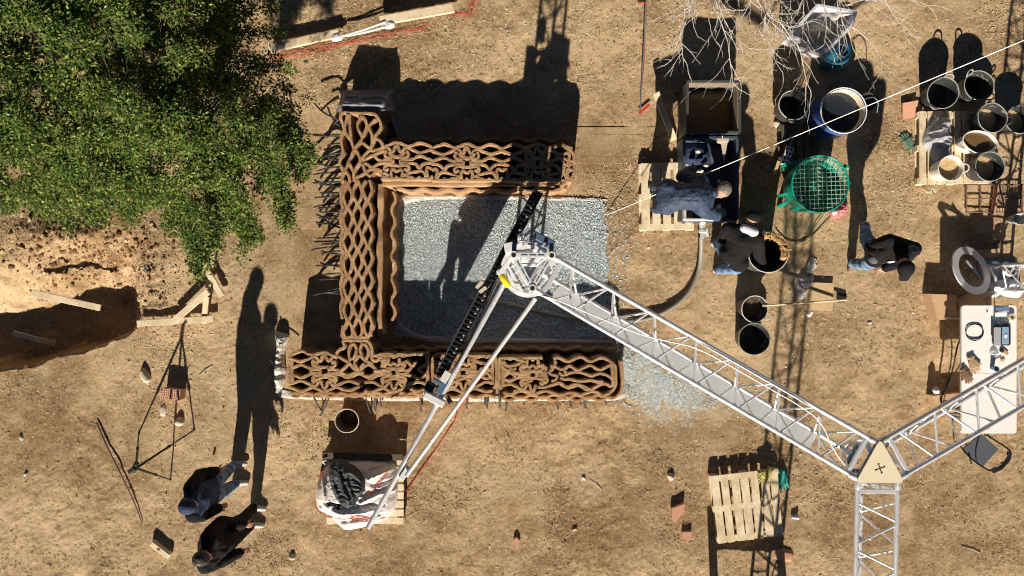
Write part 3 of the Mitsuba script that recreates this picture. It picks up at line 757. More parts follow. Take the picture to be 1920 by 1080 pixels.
# carriage riding on the tower
ca = numbered(CR + '__carriage'); AX = ax * V(1, 1, 0)
def annulus(ro, ri, z0, z1, c=AX, a0=0, a1=360):
    pts = [(c[0] + ro * math.cos(t), c[1] + ro * math.sin(t)) for t in np.radians(np.linspace(a0, a1, 48))] + [(c[0] + ri * math.cos(t), c[1] + ri * math.sin(t)) for t in np.radians(np.linspace(a1, a0, 48))]
    return prism(sg.Polygon(pts).buffer(0), z0, z1)
part(ca, 'slewing_ring', annulus(.37, .285, 1.70, 1.722, a0=10, a1=170), 'm_alu_white'); part(ca, 'slewing_ring', annulus(.36, .27, 1.62, 1.642, a0=190, a1=352), 'm_alu_white')
part(ca, 'slewing_ring', annulus(.34, .25, 1.22, 1.25, a0=0, a1=359.5), 'm_alu_white')
for a in range(0, 360, 60): part(ca, 'guide_plate', box(.012, .17, .46, AX + [math.cos(math.radians(a + 15)) * .31, math.sin(math.radians(a + 15)) * .31, 1.45], rz(a + 15)), 'm_alu_white')
for dx, dy, sx, sy, sz, z, rot, mt in [(.20, .40, .30, .10, .34, 1.62, -28, 'm_blue_steel'), (-.26, .30, .12, .14, .30, 1.60, 10, 'm_alu_white'), (-.30, -.08, .16, .26, .30, 1.5, 30, 'm_alu_white'), (.25, -.16, .12, .24, .3, 1.5, -32, 'm_alu_white')]:
    part(ca, 'motor_housing', box(sx, sy, sz, AX + [dx, dy, z], rz(rot), .01), mt)
part(ca, 'motor', mv(lathe([(0, 0), (.05, 0), (.055, .02), (.055, .17), (.03, .19), (0, .19)], 20), P(977, 447, 1.75)), 'm_alu', 40)
for (x0, y0), (x1, y1), z, w in [((963, 478), (936, 514), 3.3, .05), ((949, 497), (978, 547), 3.25, .05), ((1053, 492), (1018, 549), 3.38, .055), ((964, 456), (964, 478), 3.3, .05), ((1034, 456), (1034, 479), 3.3, .05)]:
    part(tA, 'side_bar', beam(P(x0, y0, z), P(x1, y1, z), w, .03), 'm_blue_steel' if y0 == 456 else 'm_alu_white')
part(tA, 'side_bar', beam(P(980, 457.5, 3.32), P(1024, 457.5, 3.32), .028, .02), 'm_alu_white')
for t in np.linspace(.15, .85, 4):
    a, b = P(949 + 29 * t, 497 + 50 * t, 3.25), P(949 + 29 * t + 17, 497 + 50 * t - 10, 3.25)
    part(tA, 'side_rung', beam(a, b, .012, .012), 'm_alu_white')
yk = PP([(941, 516, 3.28), (944, 522, 3.3), (950, 531, 3.3), (953, 536, 3.28)])
part(tA, 'control_pendant', tube(resample(chaikin(yk, 2), .012), [.018, .03, .035, .036, .036, .035, .034, .03, .024, .018][:len(resample(chaikin(yk, 2), .012))] if len(resample(chaikin(yk, 2), .012)) <= 10 else .036, 14), 'm_yellow', True, 'bright yellow pendant')
def wire(pts, r, mat='m_white', par=tA, nm='cable'): part(par, nm, tube(resample(chaikin(PP(pts), 3), .03), r, 7), mat, True)
wire([(954, 536, 3.3), (966, 543, 3.3), (985, 550, 3.35), (1005, 552, 3.5), (1040, 560, 3.56), (1110, 590, 3.56), (1200, 628, 3.55), (1262, 642, 3.56), (1310, 652, 3.56), (1420, 715, 3.56), (1520, 772, 3.56), (1545, 800, 3.56), (1560, 840, 3.56), (1584, 872, 3.56)], .0065)
wire([(972, 450, 3.2), (980, 440, 3.3), (987, 444, 3.32), (987, 452, 3.3)], .006)
# print arm: deep girder under a cable chain, two round rods, head box
pa = numbered(CR + '__print_arm'); ZA = 1.30
h0, h1 = P(826, 703, ZA), P(1010, 358, ZA)
ud = (h1 - h0) / np.linalg.norm(h1 - h0); sd = V(ud[1], -ud[0], 0)
part(pa, 'girder', beam(h0 + V(0, 0, -.36) + ud * .05, h1 + V(0, 0, -.36) - ud * .9, .085, .60), 'm_black')
part(pa, 'girder', beam(h0 + V(0, 0, -.16) + ud * 1.6, h1 + V(0, 0, -.16), .075, .22), 'm_black')
L = np.linalg.norm(h1 - h0); n = 42; ch = numbered(pa + '__cable_chain')
for i in range(n):
    c = h0 + ud * (L * (i + .5) / n)
    fr = frame(ud)
    wdt = .124
    lk = cat([box(L / n * .96, .014, .075, sg_, fr, .003) for sg_ in (c + sd * wdt / 2, c - sd * wdt / 2)] + [box(L / n * .40, wdt, .012, c + V(0, 0, .030), fr, .003), box(L / n * .40, wdt, .010, c - V(0, 0, .030), fr, .003)])
    scene[numbered(ch)] = mikit.ply(lk, 'm_chain')
    if i % 3 != 1: part(pa, 'hose_in_chain', rod(c - ud * L / n * .45 + sd * .025, c + ud * L / n * .45 + sd * .02, .022, 8), 'm_hose', True)
M('m_chain', (.022, .022, .024), .32); M('m_hose', (.42, .39, .35), .6)
part(pa, 'chain_base', beam(h0 - V(0, 0, .045), h1 - V(0, 0, .045), .118, .006, .001), 'm_black')
for s in (-1, 1): part(pa, 'chain_rail', beam(h0 + sd * s * .070 + V(0, 0, .018), h1 + sd * s * .070 + V(0, 0, .018), .006, .05), 'm_steel_dark')
part(pa, 'rod', rod(P(690, 990, ZA), P(949, 525, ZA), .037, 20), 'm_alu', True, 'long round rod reaching out over the white bag')
part(pa, 'rod', rod(P(762, 892, ZA + .12), P(1004, 560, ZA + .3), .029, 18), 'm_alu_white', True, 'shorter pale rod joining the long one')
part(pa, 'rod_clamp', beam(P(752, 898, ZA + .03), P(768, 874, ZA + .03), .085, .07), 'm_alu_white')
hb = [P(796, 739, ZA + .03), P(833, 758, ZA + .03)]
part(pa, 'head_block', beam(hb[0], hb[1], .10, .10), 'm_alu_white', False, 'pale cross block at the end of the arm')
part(pa, 'head_plate', beam(P(822, 737, ZA), P(836, 712, ZA), .10, .16), 'm_blue_steel'); part(pa, 'head_plate', beam(P(812, 711, ZA + .05), P(829, 720, ZA + .05), .05, .09), 'm_blue_steel')
part(pa, 'head_cap', beam(P(830, 716, ZA + .08), P(841, 697, ZA + .08), .10, .02), 'm_alu_white')
part(pa, 'nozzle', mv(lathe([(.0, 0), (.02, 0), (.03, .05), (.075, .2), (.075, .55), (0, .55)], 24), P(812, 728, .72)), 'm_alu', 40)
part(pa, 'head_motor', box(.13, .13, .12, P(806, 725, ZA - .05), rz(-28)), 'm_black')
part(pa, 'head_bracket', beam(P(838, 742, ZA), P(846, 757, ZA), .06, .06), 'm_rust')
part(pa, 'hose', tube(resample(chaikin(PP([(846, 700, 1.36), (856, 684, 1.42), (880, 640, 1.4), (905, 590, 1.38), (925, 545, 1.45), (938, 520, 1.6)]), 3), .03), .018, 8), 'm_black', True)
for a, b in (((905, 527), (893, 540)), ((912, 538), (899, 548))): part(pa, 'hose_clip', beam(P(*a, 1.34), P(*b, 1.34), .05, .04), 'm_stone')
# ring and boxes at the foot of the far tower
m = prism(sg.Point(0, 0).buffer(.375, 48).difference(sg.Point(0, 0).buffer(.265, 48)), -.012, .012)
rt = R([math.cos(math.radians(-52)), math.sin(math.radians(-52)), 0], -26)
part(tB, 'foot_ring', mv(m, P(1821, 507, .42), rt), 'm_alu_white', 30, 'large flat pale ring tilted at the foot of the tower')
for z in (.25, .5):
    part(tB, 'cross_bar', beam(P(1812, 488, z), P(1836, 520, z - .15), .03, .03), 'm_steel_dark')
part(tB, 'foot_frame', beam(P(1806, 463, .08), P(1868, 463, .08), .05, .12), 'm_rust'); part(tB, 'cable_coil', mv(cat([tube([(.09 * math.cos(a), .075 * math.sin(a), .012 * i) for a in np.linspace(0, 6.2, 30)], .006, 6) for i in range(6)]), P(1893, 508, .3)), 'm_white', True)
# frame standing at the foot of the tower beyond the lower edge of the picture
ff = numbered(CR + '__foot_stand')
for x in (1352, 1486): part(ff, 'post', beam(P(x - 8, 1215, 0), P(x - 8, 1215, .95), .10, .10), 'm_wood')
part(ff, 'rail', beam(P(1352 - 8, 1215, .72), P(1486 - 8, 1215, .72), .05, .16), 'm_wood')
# ropes
rp = thing('red_rope', 'thin red rope running from the crane head down over the lower wall to the soil', 'rope')
scene[rp] = mikit.ply(tube(resample(PP([(1004, 560, 1.5), (930, 667, 1.0), (904, 704, .70), (870, 752, .25), (852, 790, .012), (820, 838, .01), (790, 880, .012), (756, 930, .01)]), .05), .007, 6), 'm_red', True)
rp = thing('white_rope', 'taut white rope crossing above the bent man and the drums', 'rope')
scene[rp] = mikit.ply(rod(P(1138, 403, .01), P(1990, 46, 3.4), .0062, 8), 'm_white', True)
# ================================================================ TREES
def leaves(centres, size, cols, seed, per, spread, sun_bias=.25):
    """Folded leaf blades gathered in sprays round the given centres."""
    r = np.random.default_rng(seed); n = len(centres) * per
    c = np.repeat(centres, per, 0); off = r.normal(0, 1, (n, 3)) * np.array(spread)
    p = c + off
    d = r.normal(0, 1, (n, 3)); d[:, 2] = d[:, 2] * .5 - .25; d += off * 2.0 / np.linalg.norm(spread); d /= np.linalg.norm(d, axis=1, keepdims=True)
    up = r.normal(0, .65, (n, 3)) + [0, -sun_bias, 1.0]; s = np.cross(d, up); s /= np.linalg.norm(s, axis=1, keepdims=True); u = np.cross(s, d)
    L = size * r.uniform(.6, 1.35, n)[:, None]; w = L * r.uniform(.20, .30, n)[:, None]
    v = np.stack([p, p + d * L * .5 + s * w + u * w * .35, p + d * L - u * L * .08, p + d * L * .5 - s * w + u * w * .35], 1).reshape(-1, 3)
    f = (np.arange(n)[:, None, None] * 4 + np.array([(0, 1, 2), (0, 2, 3)])).reshape(-1, 3)
    cols = np.array(cols); cc = cols[r.integers(0, len(cols), n)] * r.uniform(.7, 1.3, (n, 1))
    return trimesh.Trimesh(v, f, process=False), np.repeat(cc, 4, 0)


CROWN = [(-420, -420), (400, -420), (446, -60), (450, 0), (442, 60), (430, 120), (458, 160), (490, 205), (512, 245), (505, 282), (478, 300), (446, 326), (432, 366), (404, 392), (362, 404), (332, 392), (296, 366), (250, 374), (200, 378), (150, 386), (100, 376), (60, 360), (20, 376), (-10, 372), (-420, 360)]
STRANDS = [((120, 340), (134, 430)), ((160, 340), (160, 412)), ((196, 340), (200, 420)), ((240, 340), (252, 418)), ((270, 330), (266, 400)), ((300, 330), (318, 432)), ((330, 350), (350, 452)), ((352, 360), (378, 520)), ((364, 380), (392, 490)), ((392, 330), (398, 466)), ((410, 330), (418, 440)), ((436, 280), (436, 436)), ((450, 290), (456, 478)), ((456, 360), (476, 456)), ((488, 250), (486, 360)),
           ((500, 260), (532, 430)), ((510, 270), (542, 392)), ((516, 240), (574, 332)), ((510, 220), (590, 290)), ((516, 240), (588, 312)), ((500, 200), (560, 246)), ((480, 180), (552, 205)), ((20, 350), (14, 396)), ((60, 340), (52, 392)), ((90, 350), (92, 408)), ((440, 130), (542, 122)), ((440, 100), (520, 116)), ((430, 60), (530, 60)), ((430, 20), (524, 12)), ((450, 150), (534, 168)), ((440, -20), (512, -10)), ((548, 128), (536, 152)), ((216, 330), (226, 398))]
LIGHT = [(30, 322, 26, 12), (228, 236, 16, 10), (285, 285, 18, 10), (352, 292, 20, 10), (430, 262, 14, 9), (418, 128, 14, 10), (62, 196, 16, 8), (310, 312, 22, 12), (205, 215, 12, 7), (448, 190, 10, 16), (340, 165, 12, 8), (470, 40, 20, 14), (455, 110, 10, 22), (440, 330, 10, 24)]
TR = thing('evergreen_tree', 'large dense evergreen tree with small glossy leaves filling the corner above the pit', 'tree')
r = np.random.default_rng(77)
poly = sg.Polygon(CROWN)
cand = np.c_[r.uniform(-420, 600, 60000), r.uniform(-420, 530, 60000)]
cand = cand[shapely.contains_xy(poly, cand[:, 0], cand[:, 1])]
def crown_prob(c):
    ed = shapely.distance(poly.exterior, shapely.points(c))
    p = np.clip((meshkit.fbm(np.c_[c / 95., np.zeros(len(c))], 3, 78) - .36) / .14, .02, 1) * np.clip(.55 + ed / 90., .4, 1)
    for a, b, rx, ry in LIGHT: p *= 1 - .96 * np.exp(-(((c[:, 0] - a) / rx) ** 2 + ((c[:, 1] - b) / ry) ** 2) * .8)
    p *= 1 - .70 * np.exp(-(((c[:, 0] - 475) / 62) ** 2 + ((c[:, 1] - 80) / 110) ** 2))
    return p * np.where((c[:, 0] < -120) | (c[:, 1] < -120), .25, 1.), ed
p_, ed_ = crown_prob(cand)
cand = cand[r.random(len(cand)) < p_]
hubs = []                       # limb ends, kept apart so that the crown breaks into sprays with gaps between
for c in cand[:9000]:
    if all((c[0] - h[0]) ** 2 + (c[1] - h[1]) ** 2 > 18.5 ** 2 for h in hubs): hubs.append(c)
hubs = np.array(hubs) - [4, 13]; hed = shapely.distance(poly.exterior, shapely.points(hubs))
hz = 2.25 + 1.75 * (1 - np.exp(-hed / 120.)) + r.normal(0, .22, len(hubs))
HUB = np.array([P(a, b, z) for (a, b), z in zip(hubs, hz)])
cc, tips, strand_c = [], [], []
for h, e in zip(HUB, hed):
    n = 30 if e > 12 else 14
    dirn = V(r.normal(.05, .25), -.55 + r.normal(0, .25), -.45 + r.normal(0, .25)); dirn /= np.linalg.norm(dirn)
    t = r.random(n)[:, None]
    cc.append(h + dirn * (t - .35) * .36 + r.normal(0, 1, (n, 3)) * [.060, .052, .07]); tips.append((h - dirn * .12, h + dirn * .22))
for (xa, ya), (xb, yb) in STRANDS:
    sparse = xa > 425 and ya < 155
    L = math.hypot(xb - xa, yb - ya); n = int(L * (.20 if sparse else .44)); za, zb = r.uniform(2.3, 2.7), r.uniform(1.95, 2.2)
    t = r.random(n) ** .9; w = (4.5 + 8 * np.sin(np.pi * np.clip(t * .85 + .1, 0, 1))) * (1.25 if sparse else 1.)
    px_, py_, z_ = xa + (xb - xa) * t + 6 * np.sin(t * 5 + xa) + r.normal(0, 1, n) * w * .6, ya + (yb - ya) * t + r.normal(0, 1, n) * 5, za + (zb - za) * t + r.normal(0, .05, n)
    strand_c.append(np.array([P(i, j, k_) for i, j, k_ in zip(px_, py_, z_)]))
    for t0 in (0, .33, .66):
        q0, q1 = (P(xa + (xb - xa) * u + 6 * math.sin(u * 5 + xa), ya + (yb - ya) * u, za + (zb - za) * u) for u in (t0, t0 + .34)); tips.append((q0, q1))
cc = np.vstack(cc)
f3 = meshkit.fbm(cc * [3.6, 3.6, 2.6] + 31, 2, 61)
edge_c = shapely.distance(poly.exterior, shapely.points(np.c_[960 + cc[:, 0] * FPX / (CAM_H - cc[:, 2]), 540 - cc[:, 1] * FPX / (CAM_H - cc[:, 2])]))
GX_ = 960 + cc[:, 0] * FPX / (CAM_H - cc[:, 2]); GY_ = 540 - cc[:, 1] * FPX / (CAM_H - cc[:, 2]); open_ = np.zeros(len(cc))
for a, b, rx, ry in LIGHT: open_ = np.maximum(open_, np.exp(-(((GX_ - a) / (rx * 1.15)) ** 2 + ((GY_ - b) / (ry * 1.25)) ** 2) ** 2))
sel_ = r.random(len(cc)) > open_ * .93
cc, f3, edge_c = cc[sel_], f3[sel_], edge_c[sel_]
cc = cc[(f3 > .494) | ((edge_c < 26) & (f3 > .36))]
low = HUB[hed > 30] - [0, 0, 1] * r.uniform(.6, 1.5, ((hed > 30).sum(), 1)) + r.normal(0, .1, ((hed > 30).sum(), 3))
low = low[meshkit.fbm(low * 2.6 + 5, 2, 62) > .5]
cc2 = np.repeat(low, 3, 0) + r.normal(0, .1, (len(low) * 3, 3))
LC = [(.102, .165, .036), (.18, .24, .052), (.072, .125, .034), (.31, .355, .11), (.125, .185, .048), (.046, .082, .027)]
m, c = leaves(cc, .039, LC, 80, 24, (.038, .038, .022), .5)
part(TR, 'crown', m, 'm_leaf', False, color=c)
m, c = leaves(cc2, .040, LC, 84, 16, (.05, .05, .04), .5); part(TR, 'crown', m, 'm_leaf', False, color=c)
m, c = leaves(np.vstack(strand_c), .042, LC, 86, 24, (.036, .036, .024), .5); part(TR, 'crown', m, 'm_leaf', False, color=c)
warm = cc[r.random(len(cc)) < .03]
m, c = leaves(warm, .045, [(.20, .20, .04), (.28, .22, .05), (.24, .13, .04)], 81, 7, (.05, .05, .04), .5); part(TR, 'crown', m, 'm_leaf', False, 'yellowing sprays of leaves', color=c)
# trunk and limbs: each spray hangs on a limb that comes from the trunk
base = P(150, 60, 0); fork = P(190, 120, 1.3)
part(TR, 'trunk', tube(chaikin([base + V(0, 0, -.1), base + V(.05, .02, .6), fork], 3), np.linspace(.20, .13, 9 + 8)[:len(chaikin([base, base + V(.05, .02, .6), fork], 3))], 12), 'm_bark_dark', True)
limbs = []
for i in range(70):
    t = cc[r.integers(len(cc))]; mid = fork * .45 + t * .55 + V(*r.normal(0, .14, 2), .25 + r.normal(0, .1))
    pth = chaikin([fork, fork * .7 + t * .3 + V(0, 0, .3), mid, t], 2); limbs.append(tube(pth, np.linspace(.035, .005, len(pth)), 5))
labels[part(TR, 'limbs', cat(limbs), 'm_bark_dark', True)] = {'kind': 'stuff'}
tw = []
for a, t in tips: tw.append(tube(np.array([a, (a + t) / 2 + r.normal(0, .015, 3), t]), [.006, .004, .002], 4))
labels[part(TR, 'twigs', cat(tw), 'm_bark_dark', True)] = {'kind': 'stuff'}
# a loose spray near the wall
m, c = leaves(PP([(574, 178), (568, 186), (580, 184)], 1.6), .04, LC, 83, 22, (.05, .05, .04)); part(TR, 'crown', m, 'm_leaf', False, color=c)

BT = thing('bare_tree', 'leafless grey tree hanging its pale twigs over the hopper and the plastic crate', 'tree')
r = np.random.default_rng(91); segs = {0: [], 1: [], 2: []}
def twig(p, d, L, rad, lvl, z):
    n = max(4, int(L / 9)); pts = [np.array([p[0], p[1], z])]; dd = np.array(d, float)
    curl = r.normal(0, .05)
    for i in range(n):
        a = r.normal(curl, .13); dd = np.array([dd[0] * math.cos(a) - dd[1] * math.sin(a), dd[0] * math.sin(a) + dd[1] * math.cos(a)])
        dd = dd + [0, .035]; dd /= np.linalg.norm(dd)
        q = pts[-1] + np.r_[dd * L / n, r.normal(-.006, .02)]
        pts.append(q)
        if lvl < 2 and i > 0 and r.random() < (.42 if lvl == 0 else .26):
            s = r.choice([-1, 1]) * r.uniform(.3, .8)
            e = np.array([dd[0] * math.cos(s) - dd[1] * math.sin(s), dd[0] * math.sin(s) + dd[1] * math.cos(s)])
            twig(q[:2], e, L * r.uniform(.18, .42), rad * .6, lvl + 1, q[2])
    segs[lvl].append(tube(PP(pts), np.linspace(rad, rad * .35, len(pts)), 5))
def deg(a): a = math.radians(a); return (math.cos(a), math.sin(a))
for x, y, a, L, rad in [(1318, -60, 96, 190, .009), (1345, -60, 92, 262, .009), (1296, -70, 88, 215, .009), (1366, -60, 80, 180, .007), (1395, -60, 75, 165, .008), (1352, -60, 86, 175, .008), (1380, -50, 95, 120, .006),
                        (1428, -70, 85, 165, .008), (1446, -60, 72, 140, .007), (1470, -70, 95, 150, .008), (1462, 40, 52, 150, .009), (1425, -40, 78, 190, .007), (1500, -60, 100, 140, .007), (1520, -60, 92, 140, .007), (1545, -60, 85, 150, .007), (1490, -60, 110, 150, .006), (1560, -50, 80, 130, .007), (1580, -50, 95, 140, .006),
                        (1598, 50, 25, 120, .006), (1585, 10, -20, 200, .006), (1640, -50, 55, 150, .006), (1588, 52, 60, 110, .006), (1440, -30, 40, 120, .005), (1530, -30, 60, 120, .005), (1405, -60, 110, 100, .005)]:
    twig((x, y), deg(a), L * .97, rad * 1.12, 0, r.uniform(1.9, 2.6))
for sg0 in segs[0]: part(BT, 'limb', sg0, 'm_bark', True)
labels[part(BT, 'twigs', cat(segs[1] + segs[2]), 'm_bark', True)] = {'kind': 'stuff'}
bb = P(1480, -420, 0)
part(BT, 'trunk', tube(chaikin([bb, bb + V(0, -.2, 1.0), P(1490, -260, 2.2), P(1500, -70, 2.4)], 3), np.linspace(.11, .02, len(chaikin([bb, bb, bb, bb], 3))), 10), 'm_bark', True)
for x in (1300, 1345, 1400, 1560, 1620): part(BT, 'limb', tube(chaikin([P(1486, -300, 1.9), P((x + 1486) / 2, -190, 2.4), P(x, -55, 2.3)], 2), np.linspace(.03, .010, len(chaikin([bb, bb, bb], 2))), 7), 'm_bark', True)

# ================================================================ PEOPLE
def ball(p, r_): return m3.Manifold.sphere(r_, 20).translate([float(x) for x in p])
def bone(p, rp, q, rq): return m3.Manifold.batch_hull([ball(p, rp), ball(q, rq)])
def hullof(*b): return m3.Manifold.batch_hull([ball(p, r_) for p, r_ in b])


def skin_of(solids, refine=.022, it=10, folds=0., seed=0, lam=.5):
    m = m3.Manifold.batch_boolean(solids, m3.OpType.Add).refine_to_length(refine)
    mm = m.to_mesh(); t = trimesh.Trimesh(mm.vert_properties[:, :3], mm.tri_verts, process=True)
    trimesh.smoothing.filter_taubin(t, lamb=lam, nu=.53, iterations=it)
    if folds:
        v = np.array(t.vertices); nrm = np.array(t.vertex_normals)
        f = 1 - 2 * np.abs(meshkit.fbm(v * [9, 9, 6] + seed, 3, seed) * 2 - 1)
        t.vertices = v + nrm * (f * folds)[:, None]
    return t


def hand(w, d, up, side):
    """Five curled fingers and a thumb on a palm that starts at the wrist w and points along d."""
    d = d / np.linalg.norm(d); s = np.cross(up, d); s /= np.linalg.norm(s); u = np.cross(d, s); s = s * side
    out = [hullof((w, .026), (w + d * .045 + s * .022, .020), (w + d * .085 + s * .028, .014), (w + d * .088 - s * .028, .013), (w + d * .04 - s * .024, .018))]
    for i, (o, L) in enumerate([(.030, .066), (.010, .076), (-.011, .070), (-.030, .054)]):
        b = w + d * .086 + s * o; k1 = b + d * L * .5 - u * L * .10; k2 = k1 + d * L * .3 - u * L * .26; k3 = k2 + d * L * .12 - u * L * .25
        out += [bone(b, .0105, k1, .0095), bone(k1, .0095, k2, .009), bone(k2, .009, k3, .008)]
    t0 = w + d * .03 + s * .03; t1 = t0 + d * .03 + s * .03 - u * .01; t2 = t1 + d * .034 + s * .008 - u * .012
    return out + [bone(t0, .014, t1, .012), bone(t1, .012, t2, .010)]


def person(label, J, face, top, low, shoe, hair, hat=None, extra=None, glove=None, sleeve=None, fat=1.0):
    """J: joints head, neck, chest, waist, and (left, right) pairs sh, el, wr, hip, kn, an. face: horizontal looking direction."""
    k = thing('person', label, 'person')
    J = {a: (np.asarray(b, float) if np.ndim(b[0]) == 0 else [np.asarray(x, float) for x in b]) for a, b in J.items()}
    f = np.asarray(face, float); f = f / np.linalg.norm(f)
    hu = J['head'] - J['neck']; hu = hu / np.linalg.norm(hu)
    f = f - hu * (f @ hu); f /= np.linalg.norm(f); sd_ = np.cross(hu, f)
    hc = J['head']
    skull = [hullof((hc + hu * .022 - f * .018, .088), (hc + hu * .012 + f * .022, .080)), hullof((hc + f * .03 - hu * .03, .066), (hc + f * .062 - hu * .088, .030)),
             bone(hc + f * .096 + hu * .012, .012, hc + f * .108 - hu * .022, .015), hullof((hc + f * .088 - hu * .052, .013), (hc + f * .085 - hu * .056 + sd_ * .018, .011), (hc + f * .085 - hu * .056 - sd_ * .018, .011))]
    for s in (1, -1):
        e = hc + sd_ * s * .086 - f * .006; skull += [hullof((e + hu * .018, .011), (e - hu * .020, .009), (e - f * .012 + sd_ * s * .008 + hu * .012, .009))]
        skull += [ball(hc + f * .078 + sd_ * s * .032 + hu * .012, .014)]
    tors = [bone(hc - hu * .05, .056, J['neck'], .060), hullof((J['sh'][0], .05), (J['sh'][1], .05), (J['chest'], .10)), hullof((J['chest'] + sd_ * 0, .11), (J['waist'], .10)), hullof((J['waist'], .10), (J['hip'][0], .09), (J['hip'][1], .09))]
    for i in (0, 1):
        tors += [bone(J['sh'][i], .048, J['el'][i], .038), bone(J['el'][i], .038, J['wr'][i], .026), bone(J['hip'][i], .085, J['kn'][i], .055), bone(J['kn'][i], .055, J['an'][i], .035)]
        d = J['wr'][i] - J['el'][i]; up = np.cross(np.cross(d, V(0, 0, 1) + f * .3), d); up /= max(np.linalg.norm(up), 1e-6)
        if not glove: tors += hand(J['wr'][i], d * .8 + np.linalg.norm(d) * .2 * f, up, 1 if i == 0 else -1)
    part(k, 'body', skin_of(skull + tors, .014, 6), 'm_skin', True)
    if glove:
        for i in (0, 1):
            d = J['wr'][i] - J['el'][i]; up = np.cross(np.cross(d, V(0, 0, 1) + f * .3), d); up /= max(np.linalg.norm(up), 1e-6)
            part(k, 'glove', skin_of(hand(J['wr'][i], d, up, 1 if i == 0 else -1), .012, 4), glove, True)
    # eyes
    for s in (1, -1): part(k, 'eye', mv(trimesh.creation.icosphere(2, .0115), hc + f * .0865 + sd_ * s * .032 + hu * .012), 'm_black', True)
    # top garment
    q = fat
    coat = [hullof((J['sh'][0], .078 * q), (J['sh'][1], .078 * q), (J['chest'], .142 * q), (J['neck'] - hu * .03, .075)), hullof((J['chest'], .150 * q), (J['waist'], .140 * q)), hullof((J['chest'] + sd_ * .07, .11 * q), (J['chest'] - sd_ * .07, .11 * q), (J['waist'] + sd_ * .05, .115 * q), (J['waist'] - sd_ * .05, .115 * q)),
            hullof((J['waist'], .135 * q), (J['hip'][0] + V(0, 0, .03), .118 * q), (J['hip'][1] + V(0, 0, .03), .118 * q)), bone(J['neck'], .074, J['neck'] + hu * .02, .070)]
    arms_ = []
    for i in (0, 1):
        e = J['el'][i]; w = J['wr'][i] * .94 + e * .06
        arms_.append([bone(J['sh'][i], .082 * q, e, .062 * q), bone(e, .062 * q, w, .050 * q)])
    if sleeve:
        part(k, 'jacket', skin_of(coat, .024, 9, .010, 3), top, True)
        for a in arms_: part(k, 'sleeve', skin_of(a, .024, 8, .010, 4), sleeve, True)
    else: part(k, 'jacket', skin_of(coat + arms_[0] + arms_[1], 0.022, 9, .017, 3), top, True)
    legs = [hullof((J['hip'][0] + V(0, 0, .02), .112 * q), (J['hip'][1] + V(0, 0, .02), .112 * q))]
    for i in (0, 1): legs += [bone(J['hip'][i], .108 * q, J['kn'][i], .080), bone(J['kn'][i], .080, J['an'][i], .062)]
    part(k, 'trousers', skin_of(legs, .022, 8, .014, 6), low, True)
    for i in (0, 1):
        a = J['an'][i]; t = J['toe'][i] if 'toe' in J else a + V(f[0], f[1], 0) / max(np.hypot(f[0], f[1]), .3) * .17 + V(0, 0, .035 - a[2])
        h = a + (a - t) / np.linalg.norm(a - t) * .05
        part(k, 'shoe', skin_of([hullof((a - V(0, 0, .02), .046), (t, .038), (a * .5 + t * .5 + V(0, 0, -.01), .045), (V(h[0], h[1], t[2]), .036))], .02, 4), shoe, True)
    # hair or hat
    cap = ball(hc + hu * .028 - f * .016, .104).trim_by_plane([float(x) for x in (hu * .72 - f * .69)], float((hc + hu * .0 + f * .005) @ (hu * .72 - f * .69)))
    cap2 = hullof((hc + hu * .03 - f * .02, .103), (hc + hu * .02 + f * .015, .094)).trim_by_plane([float(x) for x in hu], float(hc @ hu) + .025)
    if hat:
        b = [hullof((hc + hu * .03 - f * .014, .108), (hc + hu * .035 + f * .02, .10)).trim_by_plane([float(x) for x in (hu * .95 - f * .3)], float((hc + hu * .02) @ (hu * .95 - f * .3)))]
        if hat[1] == 'peak': b.append(hullof(*[(hc + f * .10 + hu * .045 + sd_ * s * .06, .012) for s in (1, -1)], *[(hc + f * .185 + hu * .03 + sd_ * s * .045, .008) for s in (1, -1)]))
        part(k, 'hat', skin_of(b, .016, 3), hat[0], True)
    else:
        hm = skin_of([cap, cap2], .010, 3); v = np.array(hm.vertices); v += np.array(hm.vertex_normals) * ((meshkit.fbm(v * 55, 2, 5) - .5) * .018)[:, None]; hm.vertices = v
        part(k, 'hair', hm, hair, True)
    if extra: extra(k, J, hc, hu, f, sd_)
    return k


def standing(fx, fy, yaw, h=1.74, stride=.0, spread=.13, lean=(0, 0), arm=((.12, .02), (.12, .02)), elb=((.0, .03), (.0, .03))):
    """Upright joints; fx, fy is where the feet are in the photograph."""
    o = P(fx, fy, 0); o[2] = gz(o[0], o[1]); a = math.radians(yaw); F = V(math.cos(a), math.sin(a), 0); S = V(-math.sin(a), math.cos(a), 0); s = h / 1.74
    at = lambda f_, s_, z: o + F * f_ * s + S * s_ * s + V(lean[0], lean[1], 0) * z / 1.7 + V(0, 0, z * s)
    J = dict(head=at(.04, 0, 1.63), neck=at(0, 0, 1.46), chest=at(.0, 0, 1.26), waist=at(.0, 0, 1.04))
    J['sh'] = [at(-.01, .185, 1.41), at(-.01, -.185, 1.41)]
    J['el'] = [at(elb[0][0] - .03, .235 + elb[0][1], 1.13), at(elb[1][0] - .03, -.235 - elb[1][1], 1.13)]
    J['wr'] = [at(arm[0][0], .22 + arm[0][1], .90), at(arm[1][0], -.22 - arm[1][1], .90)]
    J['hip'] = [at(0, .085, .92), at(0, -.085, .92)]
    J['kn'] = [at(stride * .5 + .03, spread * .8, .50), at(-stride * .35 + .03, -spread * .8, .50)]
    J['an'] = [at(stride, spread, .09), at(-stride, -spread, .09)]
    J['toe'] = [x + F * .16 + V(0, 0, .045 - x[2]) for x in J['an']]
    return J, F


